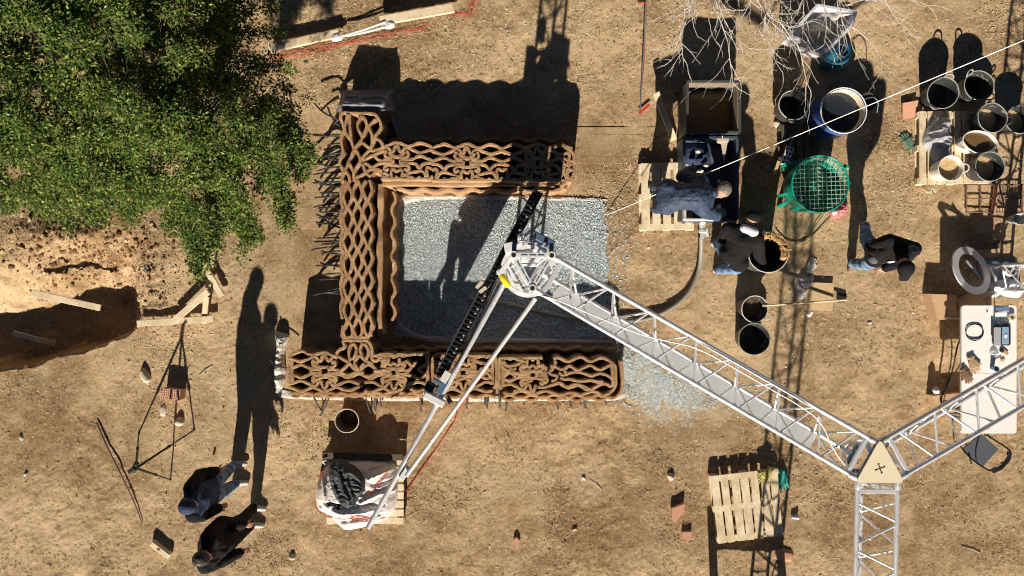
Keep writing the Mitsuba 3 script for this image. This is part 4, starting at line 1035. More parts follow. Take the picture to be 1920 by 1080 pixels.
J, F = standing(444, 887, 4, 1.72, spread=.15, lean=(-.06, -.02), arm=((.10, .05), (.10, .05)), elb=((.0, .06), (.0, .06)))
def vest(k, J, hc, hu, f, sd_):
    b = [hullof((J['chest'] + f * .07, .092), (J['waist'] + f * .07, .088), (J['chest'] + f * .06 + V(0, 0, .1), .07))]
    part(k, 'shirt', skin_of(b, .022, 6), 'm_grey_cloth', True)
    part(k, 'hood', skin_of([hullof((hc - f * .05 - hu * .06, .085), (J['neck'] - f * .06, .09))], .02, 5), 'm_navy', True)
person('person in dark blue jacket with black sleeves and jeans, hands down, standing nearer the tripod', J, F, 'm_navy_dark', 'm_denim', 'm_shoe', 'm_hair', ('m_navy_dark', 'plain'), vest, sleeve='m_black_soft', fat=1.25)
J, F = standing(477, 965, -8, 1.78, spread=.13, lean=(-.12, -.03), arm=((.22, -.02), (.22, -.02)), elb=((.03, .05), (.03, .05)))
person('dark haired person all in black standing at the lower edge, hands held out', J, F, 'm_black_soft', 'm_black_soft', 'm_shoe', 'm_hair', fat=1.32)
# bending over the pump on his knees
J = dict(head=P(1355, 357, 1.12), neck=P(1333, 364, 1.13), chest=P(1306, 368, 1.13), waist=P(1274, 369, 1.09), sh=[P(1314, 340, 1.09), P(1320, 394, 1.09)], el=[P(1278, 331, .90), P(1345, 404, .86)], wr=[P(1298, 318, .66), P(1354, 399, .66)],
         hip=[P(1250, 356, 1.0), P(1250, 384, 1.0)], kn=[P(1243, 350, .60), P(1246, 390, .60)], an=[P(1226, 349, .24), P(1230, 392, .24)], toe=[P(1240, 350, .185), P(1246, 394, .185)])
person('grey haired person in a creased navy boiler suit bending low over the pump', J, V(.8, -.35, -.5), 'm_navy', 'm_navy', 'm_grey_cloth', 'm_hair_grey', glove='m_grey_cloth', fat=1.22)
# bending over the tall tub
def hood(k, J, hc, hu, f, sd_):
    b = [hullof((J['neck'] - f * .08 + sd_ * .07, .055), (J['neck'] - f * .10 - sd_ * .08, .055), (J['neck'] - f * .02 - hu * .06, .07))]
    part(k, 'hood_lining', skin_of(b, .02, 4, .006, 2), 'm_pale_cloth', True, 'white hood lining')
J = dict(head=P(1410, 411, 1.06), neck=P(1402, 430, 1.03), chest=P(1390, 453, .98), waist=P(1378, 478, .90), sh=[P(1366, 430, 1.0), P(1420, 449, .98)], el=[P(1352, 446, .72), P(1424, 480, .74)], wr=[P(1372, 458, .58), P(1430, 492, .60)],
         hip=[P(1366, 474, .86), P(1384, 493, .86)], kn=[P(1352, 462, .46), P(1382, 503, .48)], an=[P(1344, 456, .09), P(1348, 506, .09)], toe=[P(1360, 452, .04), P(1364, 500, .04)])
person('person in black hooded top with white hood lining bending over the tall straw edged tub', J, V(.35, .9, -.3), 'm_black_soft', 'm_denim', 'm_shoe', 'm_hair', ('m_black_soft', 'plain'), hood, glove='m_black', fat=1.1)
# walking
o5 = P(1604, 470)
J = dict(head=P(1698, 502, 1.64), neck=P(1692, 484, 1.46), chest=P(1678, 470, 1.26), waist=P(1652, 472, 1.03), sh=[P(1713, 467, 1.40), P(1668, 452, 1.40)], el=[P(1690, 492, 1.12), P(1645, 458, 1.12)], wr=[P(1660, 502, .98), P(1634, 470, .88)],
         hip=[P(1640, 484, .91), P(1638, 466, .91)], kn=[P(1624, 495, .50), P(1624, 448, .52)], an=[P(1600, 494, .09), P(1622, 424, .12)], toe=[P(1594, 508, .04), P(1622, 436, .05)])
def patch(k, J, hc, hu, f, sd_):
    part(k, 'chest_patch', mv(lathe([(0, 0), (.06, 0), (.058, .006), (0, .009)], 24), J['chest'] + V(-.05, -.155, .02), R([1, 0, 0], 80)), 'm_pale_cloth', 40, 'pale round chest print')
    part(k, 'bag', skin_of([hullof((J['waist'] + V(-.10, -.10, .0), .07), (J['waist'] + V(-.04, -.12, -.1), .07))], .02, 4), 'm_grey_cloth', True)
person('person in black with a black cap and pinkish shoes walking across open soil', J, V(.0, -1, -.12), 'm_black_soft', 'm_denim', 'm_shoe_brown', 'm_hair', ('m_black_soft', 'peak'), patch, fat=1.08)
# ================================================================ THINGS
def flatpt(px, py, z=0.): p = P(px, py, z); return p


def board(label, a, b, w, th=.028, za=.03, zb=.03, mat='m_wood', name='wooden_board', category='board', group=None, flat=False):
    """A plank from photograph point a to b; w, th in metres, za and zb its height over the soil at both ends."""
    A, B_ = (P(*a), P(*b)) if flat else (G(*a), G(*b)); A[2] += za; B_[2] += zb
    return solo(name, beam(A, B_, w, th), mat, label, category, group)

# boards of the setting-out frame beside the pit
board('pale board lying level at the pit edge, under the foot of the sloping board', (263, 606), (406, 597), .095, .03, .09, .09)
board('sloping pale board with a nail at its upper end, leaning on the short stake', (334, 601), (401, 546), .10, .028, .14, .20)
board('short pale stake board under the sloping board', (384, 606), (394, 556), .085, .028, .03, .13)
board('pale board half hidden by the lowest leaves, crossing the upright stake', (388, 496), (421, 555), .09, .028, .13, .10)
board('narrow pale stake pointing away from the pit, beside hanging leaves', (406, 462), (399, 508), .075, .028, .10, .08)
board('pale board below the leaves where the other boards meet', (392, 540), (399, 512), .08, .028, .05, .05)
board('long pale plank lying across the mouth of the pit, half in shadow', (66, 549), (192, 577), .10, .03, .07, .05, flat=True)
board('grey plank sunk in the dark pit near the frame edge', (-6, 627), (68, 650), .08, .03, -.36, -.46, flat=True)
# top planks wrapped in plastic, red tape
board('pale plank near the tree with a sheet of white plastic on its far end', (510, 97), (640, 68), .125, .05, .13, .13)
board('pale plank on the upper soil pointing to the red tape tangle', (716, 46), (853, 22), .14, .05, .15, .15)
k = thing('plastic_wrap', 'torn white plastic wrap twisted between two pale planks', 'plastic wrap')
part(k, 'wrap', blob(PP([(618, 68), (640, 60), (644, 76), (622, 79)], .17)[:, :2], .17, .02, .03, .02, 12, 5, .012), 'm_white', True)
part(k, 'wrap', blob(PP([(718, 42), (738, 38), (742, 52), (720, 56)], .18)[:, :2], .175, .02, .03, .02, 12, 6, .012), 'm_white', True)
for s in (-1.5, 1.5): part(k, 'twist', tube(chaikin(PP([(640, 68, .17), (660, 64 + s, .17), (690, 56 + s * 2, .17), (722, 46 + s * 3, .19)]), 2), .011, 7, sq=(1.6, .5)), 'm_white', True)
r = np.random.default_rng(101)
def tape(label, pts, n=3, jit=4, w=.016, grp=None):
    k = thing('red_tape', label, 'tape', grp); ms = []
    for i in range(n):
        q = [(x + r.normal(0, jit), y + r.normal(0, jit * .7), gz(*P(x, y)[:2]) + .012 + abs(r.normal(0, .018))) for x, y in pts]
        q = resample(chaikin(PP(q), 2), .03); ms.append(tube(q, .0018 + w * .22 * r.random(len(q)) ** 2, 5, sq=(1.3, .35)))
    part(k, 'strand', cat(ms), 'm_redtape', True); return k
M('m_redtape', (.50, .075, .05), .6, two=True)
tape('torn red barrier tape strung along the lower side of the two upper planks', [(506, 112), (530, 108), (560, 100), (600, 92), (640, 84), (690, 72), (730, 64), (770, 58), (800, 48)], 6, 6.5, .011)
tape('tangle of red tape on the soil where the upper planks end', [(850, 30), (866, 24), (874, 34), (885, 20), (880, 12), (895, 4)], 6, 7, .011)
tape('crumpled red tape under the tree edge at the plank end', [(506, 118), (514, 112), (520, 122), (528, 110)], 3, 5)
k = thing('red_tape', 'narrow straight red tape running up the soil to a short red ribbon end', 'tape')
part(k, 'strand', tube(resample(PP([(1196, 5, .02), (1212, 6, .03)]), .03), .008, 5, sq=(1.4, .4)), 'm_redtape', True)
part(k, 'strand', tube(resample(PP([(1211, 0, .02), (1209, 100, .02), (1200, 210, .03)]), .05), .004, 5), 'm_redtape', True)
part(k, 'ribbon_end', beam(P(1198, 213, .05), P(1218, 195, .05), .045, .004, .001), 'm_red')
board('stray pale stake leaning beside the hopper', (1222, 184), (1262, 264), .10, .045, .32, .06, name='wooden_stake', category='stake')
solo('metal_rod', rod(P(1205, 60, .05), P(1199, 212, .03), .010, 8) if False else rod(P(1212, 8, .45), P(1200, 212, .03), .009, 8), 'm_steel_dark', 'thin dark rod beside the straight red tape', 'rod', smooth=True)

# tripod with a camera
k = thing('tripod', 'black tripod with a camera on top standing by the two people', 'tripod')
hd = P(255, 878, .98)
for x, y in ((261, 812), (364, 806), (320, 899)):
    f_ = G(x, y, .01); mid = hd * .45 + f_ * .55
    part(k, 'leg', rod(hd, mid, .017, 8), 'm_black', True); part(k, 'leg', rod(mid, f_, .011, 8), 'm_black', True)
    part(k, 'foot', mv(trimesh.creation.icosphere(2, .018), f_), 'm_black', True); part(k, 'leg_lock', rod(mid - (mid - hd) * .04, mid + (mid - hd) * .04, .023, 8), 'm_black', True)
part(k, 'head', rod(hd, hd + V(0, 0, .12), .03, 12), 'm_black', True)
cb = thing('tripod_camera', 'small black camera fixed on top of the tripod', 'camera')
c0 = P(249, 881, 1.14); part(cb, 'body', box(.12, .06, .085, c0, rz(30), .01), 'm_black'); part(cb, 'lens', rod(c0 + V(.02, .03, 0), c0 + V(.06, .10, 0), .032, 16), 'm_black', True); part(cb, 'screen', box(.07, .004, .05, c0 - V(.016, .029, -.0), rz(30), .001), 'm_glass_blue')

# hollow brick: three rows of holes
def hollow_brick():
    k = thing('hollow_brick', 'red hollow brick full of slanted holes on the soil between stones', 'brick')
    w, h = .30, .15; out = sg.box(-w / 2, -h / 2, w / 2, h / 2); holes = []
    for i in range(9):
        for j in range(4):
            cx, cy = -w / 2 + .022 + i * .032 + (.004 if j % 2 else 0), -h / 2 + .022 + j * .036
            if abs(i - 4) < 1 and j != 1: continue
            holes.append(sg.Polygon([(cx - .010, cy - .012), (cx + .006, cy - .012), (cx + .012, cy + .012), (cx - .004, cy + .012)]))
    m = prism(out.difference(shapely.union_all(holes)), 0, .19)
    part(k, 'body', mv(m, G(330, 736, 0), rz(-6)), 'm_brick'); part(k, 'back', mv(box(w * .96, h * .94, .008), G(330, 736, .03), rz(-6)), 'm_black')
M('m_brick', (.62, .36, .27), .85)
hollow_brick()
def stone(label, pts, H, mat, seed, name='stone', category='stone', amp=.01):
    c = G(*np.mean(np.array(pts), 0)); return solo(name, blob(PP(pts)[:, :2], c[2] - .004, H, .02, amp, 14, seed, .009, smoothit=1), mat, label, category, None, True)
stone('large pale stone with a dark shadow, nearest the pit boards', [(264, 692), (272, 688), (282, 702), (285, 714), (276, 720), (268, 714), (262, 704)], .10, 'm_stone', 3)
stone('rounded pale stone just below the hollow brick', [(299, 762), (308, 757), (314, 764), (313, 776), (306, 782), (299, 778)], .055, 'm_stone', 4)
stone('dark topped stone within the tripod shadow', [(328, 788), (337, 780), (346, 786), (346, 796), (336, 800), (328, 796)], .11, 'm_stone', 5)
stone('small pale stone on bare soil near the frame edge below the pit', [(34, 816), (42, 814), (45, 824), (38, 828)], .05, 'm_stone', 6)
stone('white flint stone on the soil left of the slatted pallet', [(1248, 888), (1258, 885), (1266, 891), (1264, 900), (1254, 902)], .08, 'm_stone', 7)
stone('small rough clod by the lower frame edge under the pair of people', [(540, 1040), (552, 1036), (556, 1048), (544, 1052)], .07, 'm_stone', 8)
stone('pinkish broken stone at the frame edge under the pallet shadow', [(1452, 1033), (1466, 1028), (1488, 1031), (1488, 1054), (1466, 1053), (1451, 1048)], .07, 'm_terracotta', 9)
def shard(label, pts, th, mat='m_terracotta', tl=None): c = G(*np.mean(np.array(pts), 0)); return solo('brick_shard', slab(PP(pts, .05), c[2] - .004, th, tl), mat, label, 'brick fragment')
shard('long pointed pink brick shard between the flint and the square shard', [(1258, 952), (1283, 943), (1281, 958), (1264, 980), (1259, 970)], .09)
shard('small square pink brick shard below the pointed one', [(1279, 997), (1296, 997), (1296, 1009), (1291, 1012), (1279, 1008)], .07)
shard('small pink brick shard alone on the open soil at the lower edge', [(963, 1013), (968, 1008), (975, 1014), (973, 1026), (966, 1024)], .06)
shard('broken pink tile leaning by the tub pallet', [(1691, 193), (1719, 188), (1719, 218), (1695, 222)], .03, tl=R([1, 0, 0], 14))
stone('grey stone by the dark tub on the board platform', [(1448, 226), (1464, 226), (1462, 240), (1452, 240)], .08, 'm_stone', 12)
k = thing('wood_block', 'short sawn timber block with a notch near the lower edge', 'timber block')
A, B_ = G(288, 1014, .05), G(322, 1040, .05); part(k, 'block', beam(A, B_, .085, .10), 'm_wood'); part(k, 'notch', beam(A * .62 + B_ * .38 + V(0, 0, .05), A * .5 + B_ * .5 + V(0, 0, .05), .04, .006), 'm_bark_dark')
k = thing('stick', 'long thin crooked stick lying on the soil left of the tripod', 'stick')
part(k, 'shaft', tube(resample(chaikin(np.array([G(183, 791, .03), G(200, 830, .04), G(214, 856, .05), G(236, 900, .05), G(258, 950, .03), G(267, 980, .02)]), 2), .04), np.linspace(.015, .008, len(resample(chaikin(np.array([G(183, 791, .03), G(200, 830, .04), G(214, 856, .05), G(236, 900, .05), G(258, 950, .03), G(267, 980, .02)]), 2), .04))), 7), 'm_rust', True)
part(k, 'tip', tube(resample(np.array([G(267, 980, .02), G(263, 1000, .012), G(258, 1022, .012)]), .04), .004, 5), 'm_straw', True)
for lb, a, b in (('short twig by the brick shadow', (374, 704), (398, 686)), ('dry twig on open soil below the lower wall', (1108, 902), (1128, 918)), ('pale twig on soil near the lower right truss', (1802, 1024), (1838, 1037)), ('bent dry stalk by the large pale stone', (245, 726), (254, 708))):
    solo('twig', tube(np.array([G(*a, .012), (G(*a) + G(*b)) / 2 + V(.0, .01, .02), G(*b, .012)]), .006, 5), 'm_bark', lb, 'twig', smooth=True)

# ---- pallets
def pallet(label, corners, n, zt=.145, across=False, mat='m_wood', gaps=None):
    """corners in the photograph: tl, tr, br, bl of the top deck; boards run from the top edge to the bottom edge."""
    k = thing('pallet', label, 'pallet')
    tl, tr, br, bl = (P(*c, zt) for c in corners)
    if across: tl, tr, br, bl = tr, br, bl, tl
    e = (tr - tl) / np.linalg.norm(tr - tl); W = np.linalg.norm(tr - tl); wd = W / n * .76; rr = np.random.default_rng(n + int(corners[0][0]))
    for i in range(n):
        t = (i + .5) / n + rr.normal(0, .004)
        a, b = tl + (tr - tl) * t, bl + (br - bl) * t
        part(k, 'slat', beam(a - V(0, 0, .011), b - V(0, 0, .011 - rr.normal(0, .001)), wd * rr.uniform(.95, 1.06), .020, .003), mat)
    for t in (.05, .5, .95):
        a, b = tl * (1 - t) + bl * t, tr * (1 - t) + br * t
        part(k, 'cross_board', beam(a - V(0, 0, .033), b - V(0, 0, .033), .095, .020, .003), mat)
        for u in (.06, .5, .94):
            c = a + (b - a) * u; part(k, 'block', box(.12, .10, .078, c - V(0, 0, .083), frame(e), .004), mat)
    for u in (.06, .5, .94):
        a, b = (tl + (tr - tl) * u), (bl + (br - bl) * u)
        part(k, 'bottom_board', beam(a - V(0, 0, .132), b - V(0, 0, .132), .10, .018, .003), mat)
    return k
pallet('pale slatted pallet lying alone on the soil under the tower shadow', [(1330, 893), (1460, 878), (1470, 1004), (1346, 1020)], 7)
pallet('pale pallet partly under the bent person in the navy boiler suit', [(1200, 306), (1300, 304), (1302, 431), (1201, 432)], 5)
pallet('pallet carrying the group of tubs and the clear plastic bag', [(1722, 208), (1852, 208), (1856, 344), (1722, 346)], 8)
pallet('dark edged pallet under the white bulk bag', [(612, 858), (757, 858), (757, 984), (612, 984)], 8, across=True)
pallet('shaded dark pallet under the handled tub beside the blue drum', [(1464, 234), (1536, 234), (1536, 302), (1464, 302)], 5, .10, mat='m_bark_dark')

# ---- tubs and buckets
def tub(label, px, py, ro, h, rb=None, z0=None, mat='m_tub', rim='m_rim', fill=None, fz=.5, name='flexible_tub', category='tub', handles=(0, 180), hmat=None, sx=1., sy=1., rot=0., tilt=None, wob=.035, seed=0, th=.008, group=None, fdisc=True):
    """An open tub whose rim is seen at (px, py); ro rim radius, h height."""
    z0 = 0. if z0 is None else z0; rb = ro * .78 if rb is None else rb
    k = thing(name, label, category, group); c = P(px, py, z0 + h); c[2] = z0
    Rm = rz(rot) if tilt is None else tilt @ rz(rot)
    put = lambda m: mv(m, c, Rm)
    prof = [(0, 0), (rb * .96, 0), (rb, .012), (rb + (ro - rb) * .5, h * .5), (ro, h - .012), (ro + .010, h - .008), (ro + .010, h), (ro - th * .6, h), (ro - th, h - .012), (rb + (ro - rb) * .5 - th, h * .5), (rb - th, .02), (0, .02)]
    body = lathe(prof, 44, sx, sy, wob, seed); part(k, 'shell', put(body), mat, 40)
    a = np.linspace(0, 2 * np.pi, 45)[:-1]; w = 1 + wob * (meshkit.noise(np.stack([np.cos(a) * 1.6 + seed, np.sin(a) * 1.6, a * 0], 1), seed) - .5) * 2
    part(k, 'rim', put(tube(np.stack([np.cos(a) * (ro + .004) * sx * w, np.sin(a) * (ro + .004) * sy * w, a * 0 + h], 1), .0085, 7, True)), rim, True)
    for hh in handles:
        b = math.radians(hh); e = V(math.cos(b) * sx, math.sin(b) * sy, 0); t = V(-math.sin(b), math.cos(b), 0)
        q = [e * ro + t * .065 + V(0, 0, h - .005), e * (ro + .02) + t * .06 + V(0, 0, h + .03), e * (ro + .055) + t * .03 + V(0, 0, h + .045), e * (ro + .055) - t * .03 + V(0, 0, h + .045), e * (ro + .02) - t * .06 + V(0, 0, h + .03), e * ro - t * .065 + V(0, 0, h - .005)]
        part(k, 'handle', put(tube(chaikin(q, 2), .011, 7)), hmat or mat, True)
    if fill:
        fr = (rb + (ro - rb) * fz - th - .002)
        aa = np.linspace(0, 2 * np.pi, 41)[:-1]; ol = np.stack([np.cos(aa) * fr * sx * .99, np.sin(aa) * fr * sy * .99], 1)
        part(k, 'contents', put(blob(ol, h * fz, .012, .05, .012 if fill != 'm_slurry' else .002, 14, seed + 3, .012, smoothit=0)), fill, True)
    return k
TILT = lambda ax_, d: R([math.cos(math.radians(ax_)), math.sin(math.radians(ax_)), 0], d)
tub('dusty grey tub with pale handles at the top corner of the tub pallet', 1772, 169, .225, .36, z0=.0, mat='m_tub', rim='m_tub_dusty', hmat='m_tub_dusty', handles=(75, 235), seed=1, tilt=TILT(-30, 8))
tub('dusty dark tub, second in the row above the tub pallet', 1836, 160, .22, .37, mat='m_tub', rim='m_tub_dusty', hmat='m_tub_dusty', handles=(-50, 130), seed=2)
tub('tub with sandy slurry half in shadow, next to the tub cut by the frame', 1861, 221, .215, .33, z0=.145, mat='m_tub', rim='m_tub_dusty', fill='m_sand', fz=.45, handles=(160, -10), seed=3)
tub('tub cut by the frame edge at the top of the group', 1912, 224, .21, .33, mat='m_tub', rim='m_tub_dusty', fill='m_sand', fz=.45, handles=(170,), seed=4)
tub('oval pale tub of brown water squeezed between other tubs', 1838, 266, .21, .30, z0=.145, mat='m_white_dirty', rim='m_white_dirty', fill='m_slurry', fz=.82, sx=1.22, sy=.78, rot=-12, handles=(), seed=5, wob=.05)
tub('white handled bucket full of yellow sand', 1783, 315, .185, .32, z0=.145, mat='m_white_dirty', rim='m_white_dirty', fill='m_sand', fz=.72, handles=(0,), hmat='m_white_dirty', seed=6, name='bucket', category='bucket')
tub('dusty tub with a tilted bar shadow inside, at the lower corner of the tub pallet', 1856, 312, .215, .34, z0=.145, mat='m_tub', rim='m_tub_dusty', fill='m_sand', fz=.5, handles=(190, 20), seed=7)
tub('dark tub with one raised handle on the shaded pallet', 1488, 197, .215, .36, z0=.10, rim='m_rim', handles=(80, 260), seed=8)
tub('tall tub edged with brown straw held by the person in the hooded top', 1441, 473, .29, .70, rb=.26, mat='m_tub', rim='m_rim', handles=(), seed=9, name='barrel', category='barrel', wob=.03)
k = [x for x in labels if x.startswith('barrel')][-1]
r = np.random.default_rng(9); ms = []
bc = P(1441, 473, .70)
for i in range(170):
    a = r.uniform(-.35, 2.2); rr = r.uniform(.20, .30); c = V(bc[0] + rr * math.cos(a), bc[1] + rr * math.sin(a), r.uniform(.66, .74)); d = r.normal(0, 1, 3); d[2] *= .4; d /= np.linalg.norm(d)
    ms.append(tube(np.array([c - d * .03, c + V(0, 0, .006), c + d * r.uniform(.02, .05)]), r.uniform(.003, .007), 5))
part(k, 'straw_clumps', cat(ms), 'm_straw', False, 'brown clumped straw over half the rim')
aa = np.linspace(-.5, 2.3, 20); part(k, 'straw_clumps', blob(np.vstack([np.stack([np.cos(aa) * .30, np.sin(aa) * .30], 1), np.stack([np.cos(aa[::-1]) * .20, np.sin(aa[::-1]) * .20], 1)]) + bc[:2], .66, .05, .03, .03, 16, 4, .012, smoothit=0), 'm_straw', True)
tub('tub of dark clods with a stick across its rim', 1411, 577, .20, .36, mat='m_tub', rim='m_rim', fill='m_terracotta' if False else 'm_clodfill', fz=.55, handles=(-30,), hmat='m_rim', seed=10, tilt=TILT(60, 6))
M('m_clodfill', (.13, .085, .055), .95, bump=(soil_b, .05))
tub('greenish rimmed dark tub below the tub with the stick', 1414, 635, .235, .36, mat='m_tub', rim='m_olive_rim', handles=(), seed=11, wob=.04)
M('m_olive_rim', (.26, .27, .17), .6)
tub('white rimmed bucket in the shadow of the bulk bag', 650, 789, .175, .34, mat='m_rust', rim='m_sandwall', handles=(), seed=12, name='bucket', category='bucket', fill='m_clodfill', fz=.3, wob=.03)
tub('big blue drum with a pale inner wall', 1582, 207, .335, .58, rb=.335, mat='m_blue_drum', rim='m_white', handles=(), seed=13, name='drum', category='drum', wob=.015, fill='m_dark_water', fz=.70)
M('m_dark_water', (.02, .025, .035), .25)
k = [x for x in labels if x.startswith('drum')][-1]
dc = P(1582, 207, .58); part(k, 'inner_wall', mv(lathe([(.326, .57), (.326, .25), (.318, .25), (.318, .57)], 44), V(dc[0], dc[1], 0)), 'm_sandwall', 40, 'pale inside of the drum')
M('m_sandwall', (.62, .55, .42), .6)
part(k, 'bail', tube(chaikin([V(dc[0] + .30, dc[1] + .16, .60), V(dc[0] + .42, dc[1] + .2, .62), V(dc[0] + .52, dc[1] + .12, .58), V(dc[0] + .53, dc[1] - .02, .5)], 2), .007, 6), 'm_steel_dark', True)
tub('small dark bucket tucked behind the blue drum', 1627, 190, .13, .34, mat='m_tub', rim='m_black', handles=(), seed=14, name='bucket', category='bucket')

# ---- gloves and soft things
def glove(label, px, py, rot, mat, s=1., z=None, fl=1):
    c = G(px, py, .01) if z is None else P(px, py, z); ms = []
    k = thing('glove', label, 'glove'); f = rz(rot)
    pc = lambda x, y, zz: c + f @ (V(x * fl, y, zz) * s)
    b = [hullof((pc(-.035, -.05, .012), .018 * s), (pc(.035, -.05, .012), .018 * s), (pc(-.042, .035, .014), .02 * s), (pc(.042, .035, .014), .02 * s)), hullof((pc(-.032, -.10, .012), .016 * s), (pc(.032, -.10, .012), .016 * s), (pc(0, -.04, .012), .018 * s))]
    for x, L, a in ((-.038, .065, -12), (-.013, .08, -3), (.013, .078, 4), (.037, .06, 14)):
        e = pc(x + math.sin(math.radians(a)) * L, .04 + L, .012); b.append(bone(pc(x, .035, .016), .0125 * s, e, .0105 * s))
    b.append(bone(pc(.045, -.02, .014), .015 * s, pc(.085, .035, .012), .0115 * s))
    part(k, 'hand', skin_of(b, .012, 4, .004, 3), mat, True)
glove('faded green work glove on soil beside the tub pallet', 1700, 267, 30, 'm_glove_dull', 1.2)
glove('bright green glove hanging off the corner of the slatted pallet', 1467, 898, 190, 'm_teal', 1.25, .06)
glove('yellowish worn glove lying on the slatted pallet', 1436, 890, 145, 'm_glove_yellow', 1.2, .16)
M("m_glove_dull", (.10, .17, .12), .8); M('m_glove_yellow', (.45, .42, .13), .8)
glove('brown leather glove with fingers spread on the white table edge', 1810, 703, -150, 'm_glove_brown', 1.0, .765)
glove('tan leather glove lying palm down on the white table', 1824, 683, -160, 'm_glove_tan', 1.1, .765, -1)
M("m_glove_brown", (.20, .12, .075), .8); M('m_glove_tan', (.42, .29, .17), .8)
glove('pale dirty glove lying above the plywood sheet', 1520, 498, -20, 'm_white_dirty', 1.0)
stone('crumpled white paper by the lower edge of the plywood sheet', [(1508, 590), (1516, 583), (1526, 582), (1522, 592), (1518, 596)], .03, 'm_white', 21, 'paper', 'paper', .02)
k = thing('clear_bag', 'torn clear plastic bag with a pinkish label beside the plywood sheet', 'plastic bag')
bg = [(1490, 545), (1492, 522), (1502, 512), (1514, 520), (1527, 514), (1524, 530), (1518, 545), (1512, 560), (1498, 564)]
part(k, 'film', blob(PP(bg)[:, :2], .004, .10, .06, .045, 9, 31, .014, .6), 'm_film', True); part(k, 'contents', blob(PP([(1500, 525), (1512, 519), (1522, 526), (1514, 542), (1502, 548)])[:, :2], .004, .07, .05, .03, 10, 32, .014, .5), 'm_pinkish', True)
M('m_pinkish', (.60, .44, .36), .7)
k = thing('clear_bag', 'crumpled clear plastic bag with dark powder on the tub pallet', 'plastic bag')
bg = [(1737, 268), (1744, 240), (1766, 216), (1792, 211), (1796, 245), (1794, 300), (1772, 312), (1758, 300), (1752, 275)]
part(k, 'film', blob(PP(bg, .3)[:, :2], .148, .24, .10, .07, 7, 33, .014, .6), 'm_film', True); part(k, 'powder', blob(PP([(1756, 268), (1775, 256), (1792, 262), (1792, 300), (1772, 308), (1760, 296)], .25)[:, :2], .146, .17, .08, .03, 9, 34, .014), 'm_powder', True); part(k, 'powder', blob(PP([(1745, 258), (1768, 222), (1790, 218), (1790, 256), (1760, 268)], .25)[:, :2], .146, .15, .08, .05, 8, 35, .014, .4), 'm_pinkish', True)
M('m_powder', (.055, .045, .075), .8)
stone('scraps of paper and green plastic at the foot of the tub pallet', [(1732, 358), (1745, 350), (1768, 347), (1760, 360), (1742, 366)], .02, 'm_scrap', 36, 'plastic_scrap', 'plastic scrap', .03)
M('m_scrap', (.45, .44, .30), .8)
k = thing('plastic_bag', 'pink and white plastic bag pressed against the green mixer', 'plastic bag')
part(k, 'film', blob(PP([(1553, 398), (1562, 384), (1580, 378), (1590, 380), (1588, 396), (1576, 408), (1560, 412)])[:, :2], .004, .13, .05, .05, 12, 37, .012, .6), 'm_pink', True); part(k, 'white_patch', blob(PP([(1555, 396), (1566, 390), (1570, 402), (1560, 408)])[:, :2], .05, .09, .03, .04, 12, 38, .012, .5), 'm_white_dirty', True)
solo('plastic_cup', mv(lathe([(0, 0), (.028, 0), (.04, .11), (.038, .11), (.027, .004), (0, .004)], 20), G(1482, 968, .035), R([0, 1, 0], 80)), 'm_film', 'crushed clear plastic cup lying by the slatted pallet', 'cup', smooth=40)

# bulk bag, dark jacket
k = thing('bulk_bag', 'sagging white woven bulk bag with red striped straps on a pallet', 'bulk bag')
bo = [(612, 872), (640, 862), (690, 862), (738, 868), (744, 900), (742, 950), (730, 975), (700, 990), (660, 1000), (640, 1002), (612, 972), (588, 962), (585, 930), (592, 900)]
def ridges(curves, base=0.):
    """A height function that adds rounded cloth folds along the given photograph curves (points, height, width)."""
    ls = [(sg.LineString(chaikin(PP(c, .5)[:, :2], 3)), h_, w_) for c, h_, w_ in curves]
    def fn(p, d, z):
        pt = shapely.points(p + (meshkit.noise(np.c_[p * 9, p[:, 0] * 0], 5)[:, None] - .5) * .03)
        for l, h_, w_ in ls: z = z + h_ * np.exp(-(shapely.distance(l, pt) / w_) ** 2) * np.minimum(1, d / .04)
        return z
    return fn
BF = ridges([([(600, 900), (606, 930), (612, 958)], .05, .03), ([(622, 962), (660, 966), (700, 958)], .06, .035), ([(690, 900), (712, 890), (736, 884)], .05, .03), ([(676, 945), (704, 930), (736, 926)], .05, .03), ([(640, 985), (672, 986), (706, 976)], .04, .03), ([(694, 880), (716, 874)], .04, .02), ([(690, 950), (716, 952)], -.04, .02), ([(606, 945), (640, 950)], -.04, .02), ([(660, 978), (690, 972)], -.035, .016), ([(700, 912), (728, 906)], -.035, .016)])
def bagfn(p, d, z):
    c = P(655, 905, .4)[:2]; dip = np.exp(-((p - c) ** 2).sum(1) / .05); return BF(p, d, z) - .07 * dip
bagm = blob(PP(bo, .32)[:, :2], .14, .32, .10, .022, 5.0, 41, .012, .7, fn=bagfn)
part(k, 'sack', bagm, 'm_bag', True)
bv = np.array(bagm.vertices)
from scipy.spatial import cKDTree
top_ = bv[bv[:, 2] > .15]; kt = cKDTree(top_[:, :2])
def onbag(px, py, up=.008):
    p = P(px, py, .40); d, i = kt.query(p[:2], 4); return V(p[0], p[1], top_[i, 2].max() + up)
for q in ([(584, 958), (600, 966), (618, 972), (640, 970), (664, 972), (690, 976)], [(690, 925), (705, 912), (718, 896), (728, 884)], [(600, 890), (592, 900)], [(660, 968), (680, 962), (700, 972), (720, 975)]):
    for o in (-1.6, 1.6): part(k, 'red_stripe', tube(resample(chaikin([onbag(x + o * .6, y + o) for x, y in q], 2), .02), .0042, 6, sq=(1.5, .4)), 'm_redtape', True)
part(k, 'lifting_loop', tube(resample(chaikin([onbag(608, 880), onbag(600, 872) + V(0, 0, .04), P(604, 866, .3), P(612, 862, .28)], 2), .02), .012, 6), 'm_white_dirty', True)
k = thing('jacket', 'crumpled dark jacket thrown on top of the white bulk bag', 'jacket')
